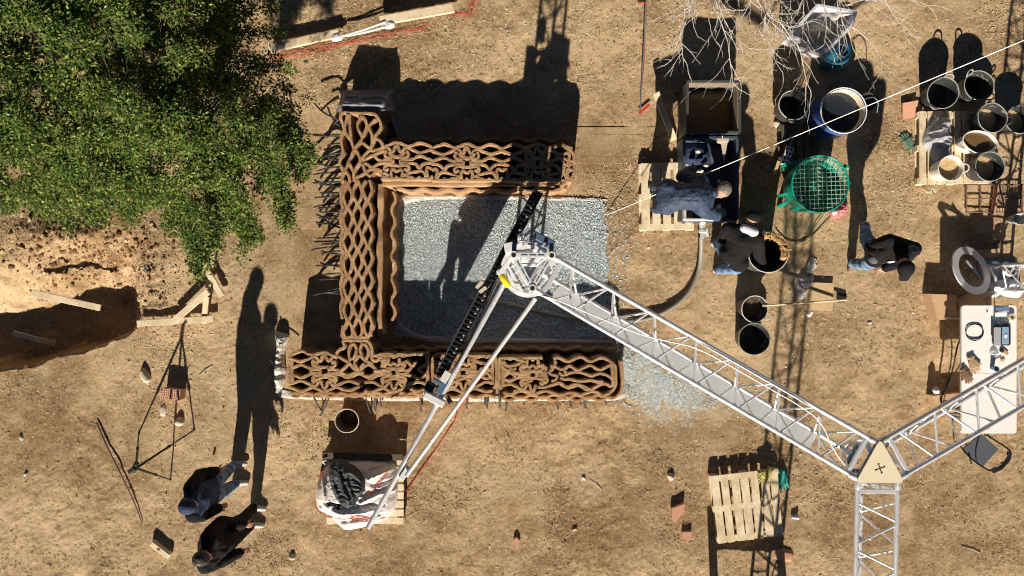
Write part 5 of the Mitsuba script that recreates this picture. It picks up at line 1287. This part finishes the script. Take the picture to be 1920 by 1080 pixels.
JF = ridges([([(618, 872), (622, 900), (632, 930), (644, 952)], .05, .030), ([(634, 866), (636, 894), (648, 926), (658, 950)], .055, .026), ([(648, 872), (652, 900), (660, 926), (662, 946)], .04, .022), ([(616, 890), (620, 914), (628, 938)], .04, .022),
             ([(650, 884), (666, 884), (678, 902), (682, 922)], .075, .034), ([(682, 918), (674, 934), (664, 948)], .05, .030), ([(662, 898), (674, 908)], -.03, .012), ([(660, 910), (678, 914)], -.025, .010), ([(664, 920), (680, 922)], -.025, .010), ([(642, 900), (654, 896)], -.04, .014), ([(628, 880), (640, 886)], -.035, .012), ([(640, 930), (652, 936)], -.03, .012), ([(624, 866), (644, 866)], .04, .02)])
part(k, 'cloth', blob(PP([(612, 878), (622, 864), (640, 862), (652, 872), (668, 880), (682, 900), (686, 922), (676, 930), (664, 954), (648, 958), (632, 948), (622, 930), (614, 905)], .5)[:, :2], .40, .10, .05, .016, 7., 44, .009, .5, fn=JF), 'm_jacket', True)
part(k, 'lining', blob(PP([(610, 930), (625, 928), (640, 950), (655, 960), (648, 968), (622, 962), (610, 948)], .42)[:, :2], .38, .05, .03, .05, 10, 45, .012, .6), 'm_black_soft', True)
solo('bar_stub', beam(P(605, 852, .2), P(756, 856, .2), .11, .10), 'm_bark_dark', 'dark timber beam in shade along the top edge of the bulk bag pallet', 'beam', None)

# tarp over the wall end
k = thing('tarp', 'dark plastic tarp draped over the upper end of the lattice wall', 'tarp')
def tarpm():
    xs = np.linspace(0, 1, 46); ys = np.linspace(0, 1, 34); v = []
    for t in ys:
        for s in xs:
            px = 634 + 106 * s + 4 * math.sin(t * 5 + s * 9); a = t * 3.0
            # rolls from the soil over a soft ridge and down behind the wall end
            py = 168 + 42 * t; z = .10 + .46 * math.sin(min(1, t * 1.25) * math.pi * .62)
            v.append(P(px, py, max(.03, z * (1 - .75 * max(0, (s - .84) / .16) ** 1.5) * (1 - .7 * max(0, (.12 - s) / .12) ** 1.5))))
    v = np.array(v); n = meshkit.fbm(v * [5, 16, 5], 3, 12) - .5; v[:, 2] += n * .10; v[:, 1] += n * .05
    i = (np.arange(33)[:, None] * 46 + np.arange(45)[None]).ravel(); return trimesh.Trimesh(v, np.vstack([np.stack([i, i + 1, i + 47], 1), np.stack([i, i + 47, i + 46], 1)]), process=False)
part(k, 'sheet', tarpm(), 'm_tarp', True)
part(k, 'sheet', blob(PP([(628, 168), (636, 164), (648, 176), (652, 196), (642, 214), (636, 206), (632, 188)], .2)[:, :2], .0, .2, .06, .05, 8, 52, .014, .6), 'm_membrane', True, 'pale torn corner of the sheet')
part(k, 'sheet', blob(PP([(722, 205), (736, 212), (746, 236), (744, 262), (734, 250), (724, 226)], .3)[:, :2], .0, .3, .07, .05, 8, 53, .014, .6), 'm_tarp', True)

# ---- the pump: hopper with slurry, open bed of sacks and tools, trough at its foot
k = thing('mortar_pump', 'dark box shaped mortar pump with an open hopper of brown slurry', 'pump')
ZH = .62
def open_box(x0, y0, x1, y1, zt, zb, th, mat, nm, inset=0.):
    a, b, c, d = P(x0, y0, zt), P(x1, y0, zt), P(x1, y1, zt), P(x0, y1, zt)
    for p, q in ((a, b), (b, c), (c, d), (d, a)):
        m = (p + q) / 2; part(k, nm, beam(V(p[0], p[1], (zt + zb) / 2), V(q[0], q[1], (zt + zb) / 2), th, zt - zb, .004), mat)
    for p, q in ((a, b), (b, c), (c, d), (d, a)): part(k, 'lip', beam(p + V(0, 0, .004), q + V(0, 0, .004), th + .018, .018), mat)
    return a, b, c, d
a, b, c, d = open_box(1289, 153, 1387, 248, ZH, .06, .02, 'm_pump', 'hopper_wall')
M('m_pump', (.06, .066, .07), .5); M('m_pump_in', (.24, .19, .13), .6)
part(k, 'slurry', prism([p[:2] for p in (a, b, c, d)], .20, .22), 'm_slurry')
part(k, 'liner', beam(V(a[0], a[1] - .02, .52), V(b[0], b[1] - .02, .52), .02, .20), 'm_pump_in'); part(k, 'liner', beam(V(b[0] - .02, b[1], .50), V(c[0] - .02, c[1], .50), .02, .22), 'm_pump_in')
a, b, c, d = open_box(1283, 258, 1382, 412, .50, .08, .02, 'm_pump_blue', 'bed_wall')
M('m_pump_blue', (.05, .065, .10), .5)
part(k, 'bed_floor', prism([p[:2] for p in (a, b, c, d)], .10, .13), 'm_pump_blue')
for x, y in ((1286, 155), (1384, 155), (1286, 408), (1379, 408)): part(k, 'leg', beam(P(x, y, 0) * V(1, 1, 0) * .95, P(x, y, .3) * V(1, 1, 1) * V(.97, .97, 1), .05, .05), 'm_pump')
for p0_, p1_ in (((1283, 412), (1348, 412)), ((1283, 384), (1283, 412)), ((1348, 384), (1348, 412))): part(k, 'trough_wall', beam(P(*p0_, .55), P(*p1_, .55), .03, .12), 'm_white_dirty')
part(k, 'outlet', mv(lathe([(0, 0), (.055, 0), (.06, .03), (.045, .05), (.045, .12), (.06, .13), (.06, .16), (.036, .17), (.036, .25), (0, .25)], 20), P(1317, 416, .42), R([1, 0, 0], 90)), 'm_alu', 40, 'pale metal outlet coupling')
part(k, 'valve', box(.04, .12, .05, P(1325, 436, .42), rz(8)), 'm_alu_white')
for nm, lb, pts, H, mt in (('sack', 'crumpled dark blue sack in the pump bed', [(1284, 268), (1300, 258), (1330, 262), (1342, 280), (1336, 300), (1300, 308), (1286, 296)], .12, 'm_navy_dark'), ('sack', 'grey sack in the pump bed under the trowel', [(1338, 272), (1360, 264), (1374, 282), (1370, 306), (1346, 312)], .16, 'm_grey_cloth')):
    kk = thing('sack', lb, 'sack'); part(kk, 'cloth', blob(PP(pts, .4)[:, :2], .13, H, .07, .028, 7, len(lb), .014, .6), mt, True)
kk = thing('trowel', 'pale pointed trowel lying over the sacks in the pump bed', 'trowel')
tr = PP([(1344, 262), (1364, 262), (1364, 268), (1358, 304), (1352, 270), (1345, 268)], .48)[:, :2]; part(kk, 'blade', prism(tr, .47, .478), 'm_stone'); part(kk, 'head', beam(P(1344, 263, .50), P(1366, 263, .50), .055, .03), 'm_stone'); part(kk, 'handle', rod(P(1355, 258, .52), P(1352, 246, .56), .008, 8), 'm_white', True)
for lb, px, py, s in (('pale offcut among tools in front of the bent person', 1302, 314, .06), ('brown paper scrap among tools in front of the bent person', 1316, 319, .07), ('pale crumpled scrap beside the trowel tip', 1328, 308, .05), ('white hooked clip on the dark sack', 1313, 281, .05), ('yellow sponge near the head of the bent person', 1326, 340, .06), ('small white lump by the grey haired head', 1352, 338, .035)):
    c = P(px, py, .44); aa = np.linspace(0, 2 * np.pi, 7)[:-1]; rr = np.random.default_rng(px).uniform(.6, 1.2, 6)
    solo('offcut' if 'offcut' in lb else 'scrap' if 'scrap' in lb else 'clip' if 'clip' in lb else 'sponge' if 'sponge' in lb else 'lump', blob(np.stack([np.cos(aa), np.sin(aa) * .7], 1) * (rr * s)[:, None] + c[:2], .33, .10, .02, .03, 20, px, .008, smoothit=1), 'm_sandwall' if 'yellow' not in lb else 'm_ply', lb, 'scrap', None, True)
kk = thing('feed_hose', 'grey hose curving from the pump outlet under the truss arm', 'hose')
part(kk, 'hose', tube(resample(chaikin(PP([(1315, 444, .34), (1315, 470, .20), (1313, 500, .08), (1303, 530, .05), (1286, 556, .05), (1262, 576, .05), (1232, 592, .05), (1195, 602, .06), (1120, 604, .06), (1040, 592, .05), (960, 570, .05), (880, 562, .05)]), 3), .04), .034, 12), 'm_hose_grey', True)
M('m_hose_grey', (.26, .24, .20), .5)

# ---- green pan mixer
k = thing('pan_mixer', 'green round pan mixer with a wire grid lid', 'mixer')
mc = P(1537, 345, .62); MC = lambda px, py, z: P(px, py, z)
tl = R([1, 0, 0], 0); cx, cy = mc[0], mc[1]
part(k, 'drum', mv(lathe([(0, .18), (.36, .18), (.375, .2), (.405, .40), (.415, .62), (.428, .625), (.428, .64), (.402, .64), (.398, .60), (.385, .40), (.36, .21), (0, .21)], 64), V(cx, cy, 0)), 'm_green', 40)
part(k, 'rim', mv(tube([(.418 * math.cos(a), .418 * math.sin(a), .64) for a in np.linspace(0, 2 * np.pi, 65)[:-1]], .012, 8, True), V(cx, cy, 0)), 'm_green', True)
part(k, 'inner_band', mv(lathe([(.397, .62), (.394, .42), (.388, .42), (.391, .62)], 64), V(cx, cy, 0)), 'm_green_pale', 40, 'dusty pale inside wall')
M('m_green_pale', (.33, .50, .36), .7)
for i in range(-5, 7):
    u = (i - .5) * .0645; L = math.sqrt(max(0, .40 ** 2 - u * u)); ca, sa = math.cos(.06), math.sin(.06)
    if L > .08:
        for ori in (0, 1):
            a, b = (V(-L, u, 0), V(L, u, 0)) if ori == 0 else (V(u, -L, .004), V(u, L, .004))
            f = rz(2); part(k, 'grid_wire', rod(V(cx, cy, .635) + f @ a, V(cx, cy, .635) + f @ b, .0042, 6), 'm_green_wire', True)
part(k, 'hub', mv(lathe([(0, .52), (.05, .51), (.075, .46), (.08, .25), (0, .25)], 24), V(cx, cy, 0)), 'm_green', 40)
part(k, 'mixing_arm', beam(V(cx + .02, cy - .36, .44), V(cx + .02, cy + .36, .44), .05, .07), 'm_green')
part(k, 'mixing_spiral', tube([(cx + .03 + .03 * math.cos(t * 2.2), cy - .34 + .68 * t / 30, .50 + .03 * math.sin(t * 2.2)) for t in np.linspace(0, 30, 120)], .008, 6), 'm_green_pale', True)
for a in (100, 215, 330): part(k, 'leg', beam(V(cx + .34 * math.cos(math.radians(a)), cy + .34 * math.sin(math.radians(a)), .25), V(cx + .46 * math.cos(math.radians(a)), cy + .46 * math.sin(math.radians(a)), .0), .06, .05), 'm_green')
for x0, y0, x1, y1, z in ((1457, 368, 1480, 362, .34), (1482, 391, 1502, 396, .30), (1464, 312, 1506, 300, .30), (1467, 318, 1512, 304, .22), (1582, 310, 1592, 316, .45)): part(k, 'frame_bar', beam(P(x0, y0, z), P(x1, y1, z), .045, .045), 'm_green')
part(k, 'motor', mv(lathe([(0, 0), (.09, 0), (.1, .02), (.1, .2), (.07, .24), (0, .24)], 24), P(1490, 330, .12)), 'm_green', 40)
k = thing('power_strip', 'white multi socket power strip on the shaded boards by the mixer', 'power strip')
A, B_ = P(1470, 310, .22), P(1481, 276, .22); part(k, 'housing', beam(A, B_, .115, .05), 'm_white')
for i in range(4):
    c = A + (B_ - A) * (i + .5) / 4 + V(0, 0, .027)
    for s in (-1, 1): part(k, 'socket', mv(lathe([(0, 0), (.019, 0), (.019, .003), (0, .003)], 14), c + frame(B_ - A)[:, 1] * s * .027), 'm_black')
part(k, 'cable', tube(resample(chaikin(PP([(1481, 276, .22), (1488, 256, .2), (1500, 238, .25), (1512, 212, .3), (1528, 180, .3), (1550, 150, .28), (1570, 115, .3), (1577, 90, .45), (1568, 86, .46)]), 3), .03), .007, 6), 'm_steel_dark', True)
k = thing('cable', 'dark cable looping over the soil from the mixer to the straw tub', 'cable')
part(k, 'lead', tube(resample(chaikin(PP([(1455, 432, .02), (1470, 450, .015), (1492, 458, .015), (1512, 452, .015), (1530, 436, .015), (1548, 420, .02), (1556, 410, .02)]), 3), .03), .008, 6), 'm_straw', True)
part(k, 'lead', tube(resample(chaikin(PP([(1492, 458, .015), (1514, 448, .015), (1530, 420, .015), (1544, 402, .03)]), 3), .03), .006, 6), 'm_black', True)
solo('hammer_handle', beam(P(1452, 326, .12), P(1460, 302, .12), .05, .03), 'm_ply', 'short pale wooden handle by the power strip', 'handle')

# ---- things by the tower foot, table, chair, boxes
k = thing('folding_table', 'white folding table under the arm, with tools and a laptop case on it', 'table')
tx0, ty0, tx1, ty1, ZTB = 1803, 573, 1906, 813, .75
ta, tb_ = P(tx0, ty1, ZTB), P(tx1, ty0, ZTB)
sh = sg.box(ta[0] + .04, ta[1] + .04, tb_[0] - .04, tb_[1] - .04).buffer(.04, 8)
m = prism(sh, ZTB - .04, ZTB); part(k, 'top', mv(m, (0, 0, 0)), 'm_white')
part(k, 'seam', box(tb_[0] - ta[0] - .02, .006, .004, ((ta[0] + tb_[0]) / 2, ta[1] * .53 + tb_[1] * .47, ZTB), None, .0005), 'm_panel')
for x in (ta[0] + .08, tb_[0] - .08):
    for y in (ta[1] + .2, tb_[1] - .2): part(k, 'leg', rod(V(x, y, .0), V(x, y, ZTB - .04), .016, 10), 'm_steel_dark', True)
for y in (ta[1] + .2, tb_[1] - .2): part(k, 'leg_brace', rod(V(ta[0] + .08, y, .25), V(tb_[0] - .08, y, .25), .012, 8), 'm_steel_dark', True)
k = thing('cable_ring', 'thin black cable coiled into a ring on the white table', 'cable')
for i in range(3): part(k, 'turn', tube([(P(1826, 623, ZTB)[0] + (.122 + .003 * i) * math.cos(a), P(1826, 623, ZTB)[1] + (.122 - .003 * i) * math.sin(a), ZTB + .009 + i * .006 + .004 * math.sin(a * 3)) for a in np.linspace(0, 2 * np.pi, 49)[:-1]], .0045, 6, True), 'm_black', True)
k = thing('laptop_case', 'open black case with a grey flap and a blue panel on the table', 'case')
part(k, 'shell', box(.245, .29, .07, P(1878, 629, ZTB + .035), None, .02), 'm_black'); part(k, 'flap', box(.11, .27, .012, P(1870, 631, ZTB + .08), R([0, 1, 0], 8), .004), 'm_panel'); part(k, 'panel', box(.10, .25, .012, P(1885, 629, ZTB + .075), None, .004), 'm_glass_blue2'); part(k, 'button', box(.04, .045, .008, P(1886, 630, ZTB + .086), None, .003), 'm_white'); part(k, 'lid', box(.25, .06, .05, P(1878, 609, ZTB + .03), None, .015), 'm_blue_steel')
M('m_glass_blue2', (.25, .38, .55), .3)
solo('case_strap', tube(resample(np.array([P(1865, 610, ZTB + .03), P(1865, 572, ZTB + .02), P(1863, 540, .3), P(1862, 520, .02)]), .05), .006, 6), 'm_steel_dark', 'thin dark strap hanging over the top edge of the table', 'strap', smooth=True)
k = thing('plastic_tray', 'blue grey tray at the far corner of the table', 'tray')
part(k, 'tray', box(.19, .10, .05, P(1879, 580, ZTB + .025), rz(8), .012), 'm_glass_blue'); part(k, 'lining', box(.17, .03, .05, P(1877, 584, ZTB + .03), rz(12), .008), 'm_panel')
solo('tape_roll', mv(lathe([(.028, 0), (.05, 0), (.052, .004), (.052, .046), (.05, .05), (.028, .05), (.026, .046), (.026, .004)], 28), P(1894, 594, ZTB + .001)), 'm_stone', 'small round roll of tape at the far end of the table', 'tape roll', smooth=40)
k = thing('scraper', 'small scraper with a tan handle among papers on the table', 'scraper')
part(k, 'handle', beam(P(1879, 656, ZTB + .015), P(1889, 664, ZTB + .015), .05, .025), 'm_card'); part(k, 'blade', beam(P(1878, 668, ZTB + .01), P(1864, 674, ZTB + .008), .012, .004, .001), 'm_steel_dark'); part(k, 'end', beam(P(1876, 656, ZTB + .016), P(1881, 659, ZTB + .016), .05, .03), 'm_black')
solo('pouch', blob(PP([(1874, 670), (1884, 668), (1884, 678), (1876, 680)], ZTB)[:, :2], ZTB + .001, .03, .02, .02, 16, 3, .008), 'm_card', 'small tan leather pouch on the table', 'pouch', smooth=True)
solo('cup', mv(lathe([(0, 0), (.03, 0), (.04, .10), (.036, .10), (.028, .006), (0, .006)], 24), P(1860, 690, ZTB + .001)), 'm_glass_blue', 'dark blue cup beside the truss on the table', 'cup', smooth=40)
for lb, q in (('crumpled clear sheet of film on the table beside the case', [(1853, 655), (1865, 650), (1874, 660), (1868, 672), (1858, 672)]),): solo('film_scrap', blob(PP(q, ZTB)[:, :2], ZTB + .001, .02, .02, .03, 18, 8, .008, .6), 'm_film', lb, 'plastic scrap', smooth=True)
solo('knife', beam(P(1850, 582, ZTB + .006), P(1852, 585, ZTB + .006), .012, .01), 'm_black', 'tiny dark clip near the top of the table', 'clip')
# chair
k = thing('folding_chair', 'black metal chair with a dark grey seat below the table', 'chair')
seat = PP([(1805, 843), (1838, 813), (1872, 842), (1841, 876)], .46)
part(k, 'seat', prism(sg.Polygon(seat[:, :2]).buffer(-.02).buffer(.02), .44, .468), 'm_seat'); M('m_seat', (.085, .10, .125), .5)
sa, sb, sc, sd2 = seat
up_ = lambda px, py, z: P(px, py, z)
part(k, 'back_frame', tube(resample(chaikin(np.array([sa * V(1, 1, 0) + V(0, 0, .47), up_(1822, 862, .62), up_(1850, 880, .80), up_(1860, 884, .86), up_(1876, 878, .87), up_(1892, 862, .87), up_(1897, 848, .86), up_(1886, 838, .78), up_(1866, 826, .6), up_(1850, 815, .47)]), 2), .03), .013, 8), 'm_black', True)
bp = PP([(1858, 881), (1874, 872), (1888, 858), (1890, 846), (1897, 848), (1893, 864), (1878, 880), (1862, 887)], .86); part(k, 'back_rest', prism(sg.Polygon(bp[:, :2]).difference(sg.LineString([P(1864, 880, .86)[:2], P(1880, 869, .86)[:2], P(1889, 855, .86)[:2]]).buffer(.012)), .84, .875), 'm_black')
for p, q in ((up_(1806, 842, .44), up_(1790, 828, .02)), (up_(1842, 876, .44), up_(1812, 846, .02)), (up_(1838, 816, .44), up_(1826, 806, .02)), (up_(1870, 842, .44), up_(1848, 822, .02))): part(k, 'leg', rod(p, q, .011, 8), 'm_black', True)
part(k, 'hinge', rod(up_(1818, 858, .5), up_(1822, 870, .5), .012, 8), 'm_black', True); part(k, 'cross_rail', tube(resample(chaikin(np.array([up_(1836, 816, .475), up_(1828, 848, .475), up_(1832, 870, .475)]), 2), .03), .008, 7), 'm_black', True)
# cardboard boxes
def carton(label, pts, z0, z1, flap=None):
    k = thing('cardboard_box', label, 'box'); p = PP(pts, z1)[:, :2]; pl = sg.Polygon(p)
    part(k, 'sides', prism(pl.difference(pl.buffer(-.008)), z0, z1), 'm_card'); part(k, 'lid', prism(pl.buffer(-.006), z1 - .012, z1 - .004), 'm_card')
    for f in flap or []: part(k, 'flap', slab(PP(f, z1), z1, .006, R([1, 0, 0], 6)), 'm_card')
    part(k, 'seam_tape', prism(sg.LineString([p[0] * .5 + p[3] * .5, p[1] * .5 + p[2] * .5]).buffer(.018, cap_style=2), z1 - .004, z1 - .002), 'm_ply')
carton('cardboard box half in shade beside the top corner of the table', [(1744, 551), (1794, 553), (1794, 600), (1756, 600)], .0, .22, [[(1744, 551), (1774, 552), (1772, 598), (1758, 600)]])
carton('shaded cardboard box with raised flaps at the top edge of the table', [(1797, 568), (1836, 548), (1850, 568), (1850, 582), (1800, 582)], .0, .25)
carton('pale cardboard box half under the truss arm beside the table', [(1748, 742), (1812, 736), (1812, 772), (1762, 784)], .0, .16, [[(1748, 742), (1772, 740), (1768, 752), (1752, 756)]])
solo('rag', blob(PP([(1750, 730), (1758, 724), (1766, 732), (1764, 740), (1754, 740)], .2)[:, :2], .16, .05, .03, .04, 14, 4, .01, .6), 'm_white_dirty', 'crumpled white rag on the pale box beside the table', 'rag', smooth=True)
k = thing('black_hose', 'thin black hose dropping from the table past the pale box', 'hose')
part(k, 'hose', tube(resample(chaikin(PP([(1803, 630, .5), (1794, 650, .2), (1788, 690, .04), (1776, 722, .03), (1764, 744, .20), (1766, 765, .22)]), 3), .03), .012, 8), 'm_black', True)
# dark cabinet and grating by the tower foot
k = thing('plastic_heap', 'white and blue crumpled plastic sheets by the tower foot at the frame edge', 'plastic sheet')
part(k, 'sheet', blob(PP([(1862, 535), (1880, 526), (1925, 520), (1935, 560), (1905, 558), (1880, 550)], .2)[:, :2], .02, .22, .08, .10, 7, 9, .016, .7), 'm_pale_cloth', True); part(k, 'sheet', blob(PP([(1856, 545), (1880, 540), (1884, 556), (1862, 560)], .1)[:, :2], .01, .06, .04, .05, 9, 10, .014, .6), 'm_white_dirty', True)
k = thing('wire_rack', 'rusty wire rack standing in the shade between the tub pallet and the tower', 'rack')
for x in (1812, 1838, 1868, 1916): part(k, 'upright', rod(P(x, 345, .04), P(x, 398, .04), .012, 8), 'm_rust', True)
for y in (346, 372, 398): part(k, 'rail', rod(P(1812, y, .05), P(1918, y, .05), .010, 8), 'm_rust', True)
for x in np.arange(1874, 1914, 5.5): part(k, 'wire', rod(P(x, 346, .045), P(x, 398, .045), .004, 5), 'm_rust', True)
solo('pipe_end', rod(P(1862, 402, .03), P(1868, 346, .06), .035, 16), 'm_terracotta', 'brown pipe lying across the wire rack', 'pipe', smooth=True)
tub('small pale pot in the shade at the frame edge above the tower foot', 1912, 410, .085, .2, mat='m_panel', rim='m_panel', handles=(), seed=20, name='pot', category='pot')
solo('steel_beam', beam(P(1812, 462, .16), P(1872, 458, .16), .14, .12), 'm_rust', 'dark rusty beam lying behind the pale ring', 'beam')
# plywood, stick across
solo('plywood_sheet', mv(box(.44, .435, .018, (0, 0, 0), None, .003), G(1533, 556, .05), rz(-2) @ R([1, 0, 0], 2)), 'm_ply', 'pale square plywood sheet lying on the soil under a stick', 'plywood')
solo('timber_stick', rod(P(1430, 573, .37), P(1588, 562, .06), .014, 10), 'm_wood', 'long pale stick resting on the tub rim and over the plywood', 'stick', smooth=True)
solo('phone', box(.10, .15, .012, P(1578, 556, .02), rz(85)), 'm_black', 'dark flat bar beside the plywood edge', 'bar')
# top right: clear crate, blue lidded bucket
k = thing('plastic_crate', 'translucent plastic crate tilted under the bare twigs', 'crate')
cr = PP([(1483, 66), (1532, 14), (1600, 26), (1592, 50), (1545, 97)], .55)[:, :2]; pl = sg.Polygon(cr).buffer(.02)
part(k, 'walls', prism(pl.difference(pl.buffer(-.025)), .22, .57), 'm_crate'); part(k, 'rim', prism(pl.buffer(.018).difference(pl.buffer(-.02)), .565, .59), 'm_crate'); part(k, 'floor', prism(pl.buffer(-.02), .22, .235), 'm_crate')
M('m_crate', (.60, .61, .66), .35)
part(k, 'contents', blob(PP([(1500, 62), (1530, 30), (1580, 36), (1580, 56), (1545, 86)], .4)[:, :2], .235, .12, .1, .06, 7, 71, .016, .5), 'm_crate_in', True); M('m_crate_in', (.40, .37, .32), .7)
for lb, c, mt in (('greenish white crumpled sheet caught under the twigs by the crate', (1568, 22), 'm_white_dirty'), ('scrap of red and white packaging under the twigs', (1588, 14), 'm_pinkish')):
    c0 = P(*c, .5); aa = np.linspace(0, 2 * np.pi, 9)[:-1]; rr = np.random.default_rng(c[0]).uniform(.08, .15, 8); solo('packaging', blob(np.stack([np.cos(aa), np.sin(aa)], 1) * rr[:, None] + c0[:2], .42, .12, .05, .08, 10, c[0], .012, .6), mt, lb, 'packaging', None, True)
k = thing('gas_burner', 'blue round lidded canister with a black centre beside the crate', 'canister')
bc = P(1577, 95, .45); bcz = V(bc[0], bc[1], 0)
part(k, 'body', mv(lathe([(0, 0), (.17, 0), (.185, .02), (.19, .38), (.17, .42), (.12, .44), (.10, .45), (0, .45)], 40), bcz), 'm_blue_lid', 40); part(k, 'collar', mv(lathe([(.10, .44), (.115, .47), (.105, .49), (.09, .47), (.09, .44)], 32), bcz), 'm_blue_lid', 40); part(k, 'valve', mv(lathe([(0, .44), (.04, .44), (.035, .5), (0, .51)], 20), bcz), 'm_black', 40); part(k, 'handle', beam(bcz + V(-.06, .08, .49), bcz + V(.05, .07, .49), .018, .015), 'm_stone')
# small stray pieces on the soil that can be told apart
for lb, px, py, L, a, mt in (('white chip on open soil below the lower wall', 1094, 897, .06, -30, 'm_white'), ('dark chip of wood below the wall end', 277 + 800, 0 + 993, .07, 20, 'm_wood'), ('tiny grey cigarette like stub near the walking person', 1630, 606, .06, 10, 'm_white_dirty'), ('white chip by the frame edge under the pit', 48, 890, .05, 40, 'm_white'), ('small blue plastic piece on the earth between pit and leaves', 274, 508, .07, 25, 'm_glass_blue'), ('tiny dark plastic clip near the upper planks', 574, 118, .06, 0, 'm_rust'), ('dark small tool on the soil above the standing pair', 402, 848, .08, 80, 'm_black')):
    solo('chip', mv(box(L, .03, .02, (0, 0, 0), None, .004), G(px, py, .015), rz(a)), mt, lb, 'chip')
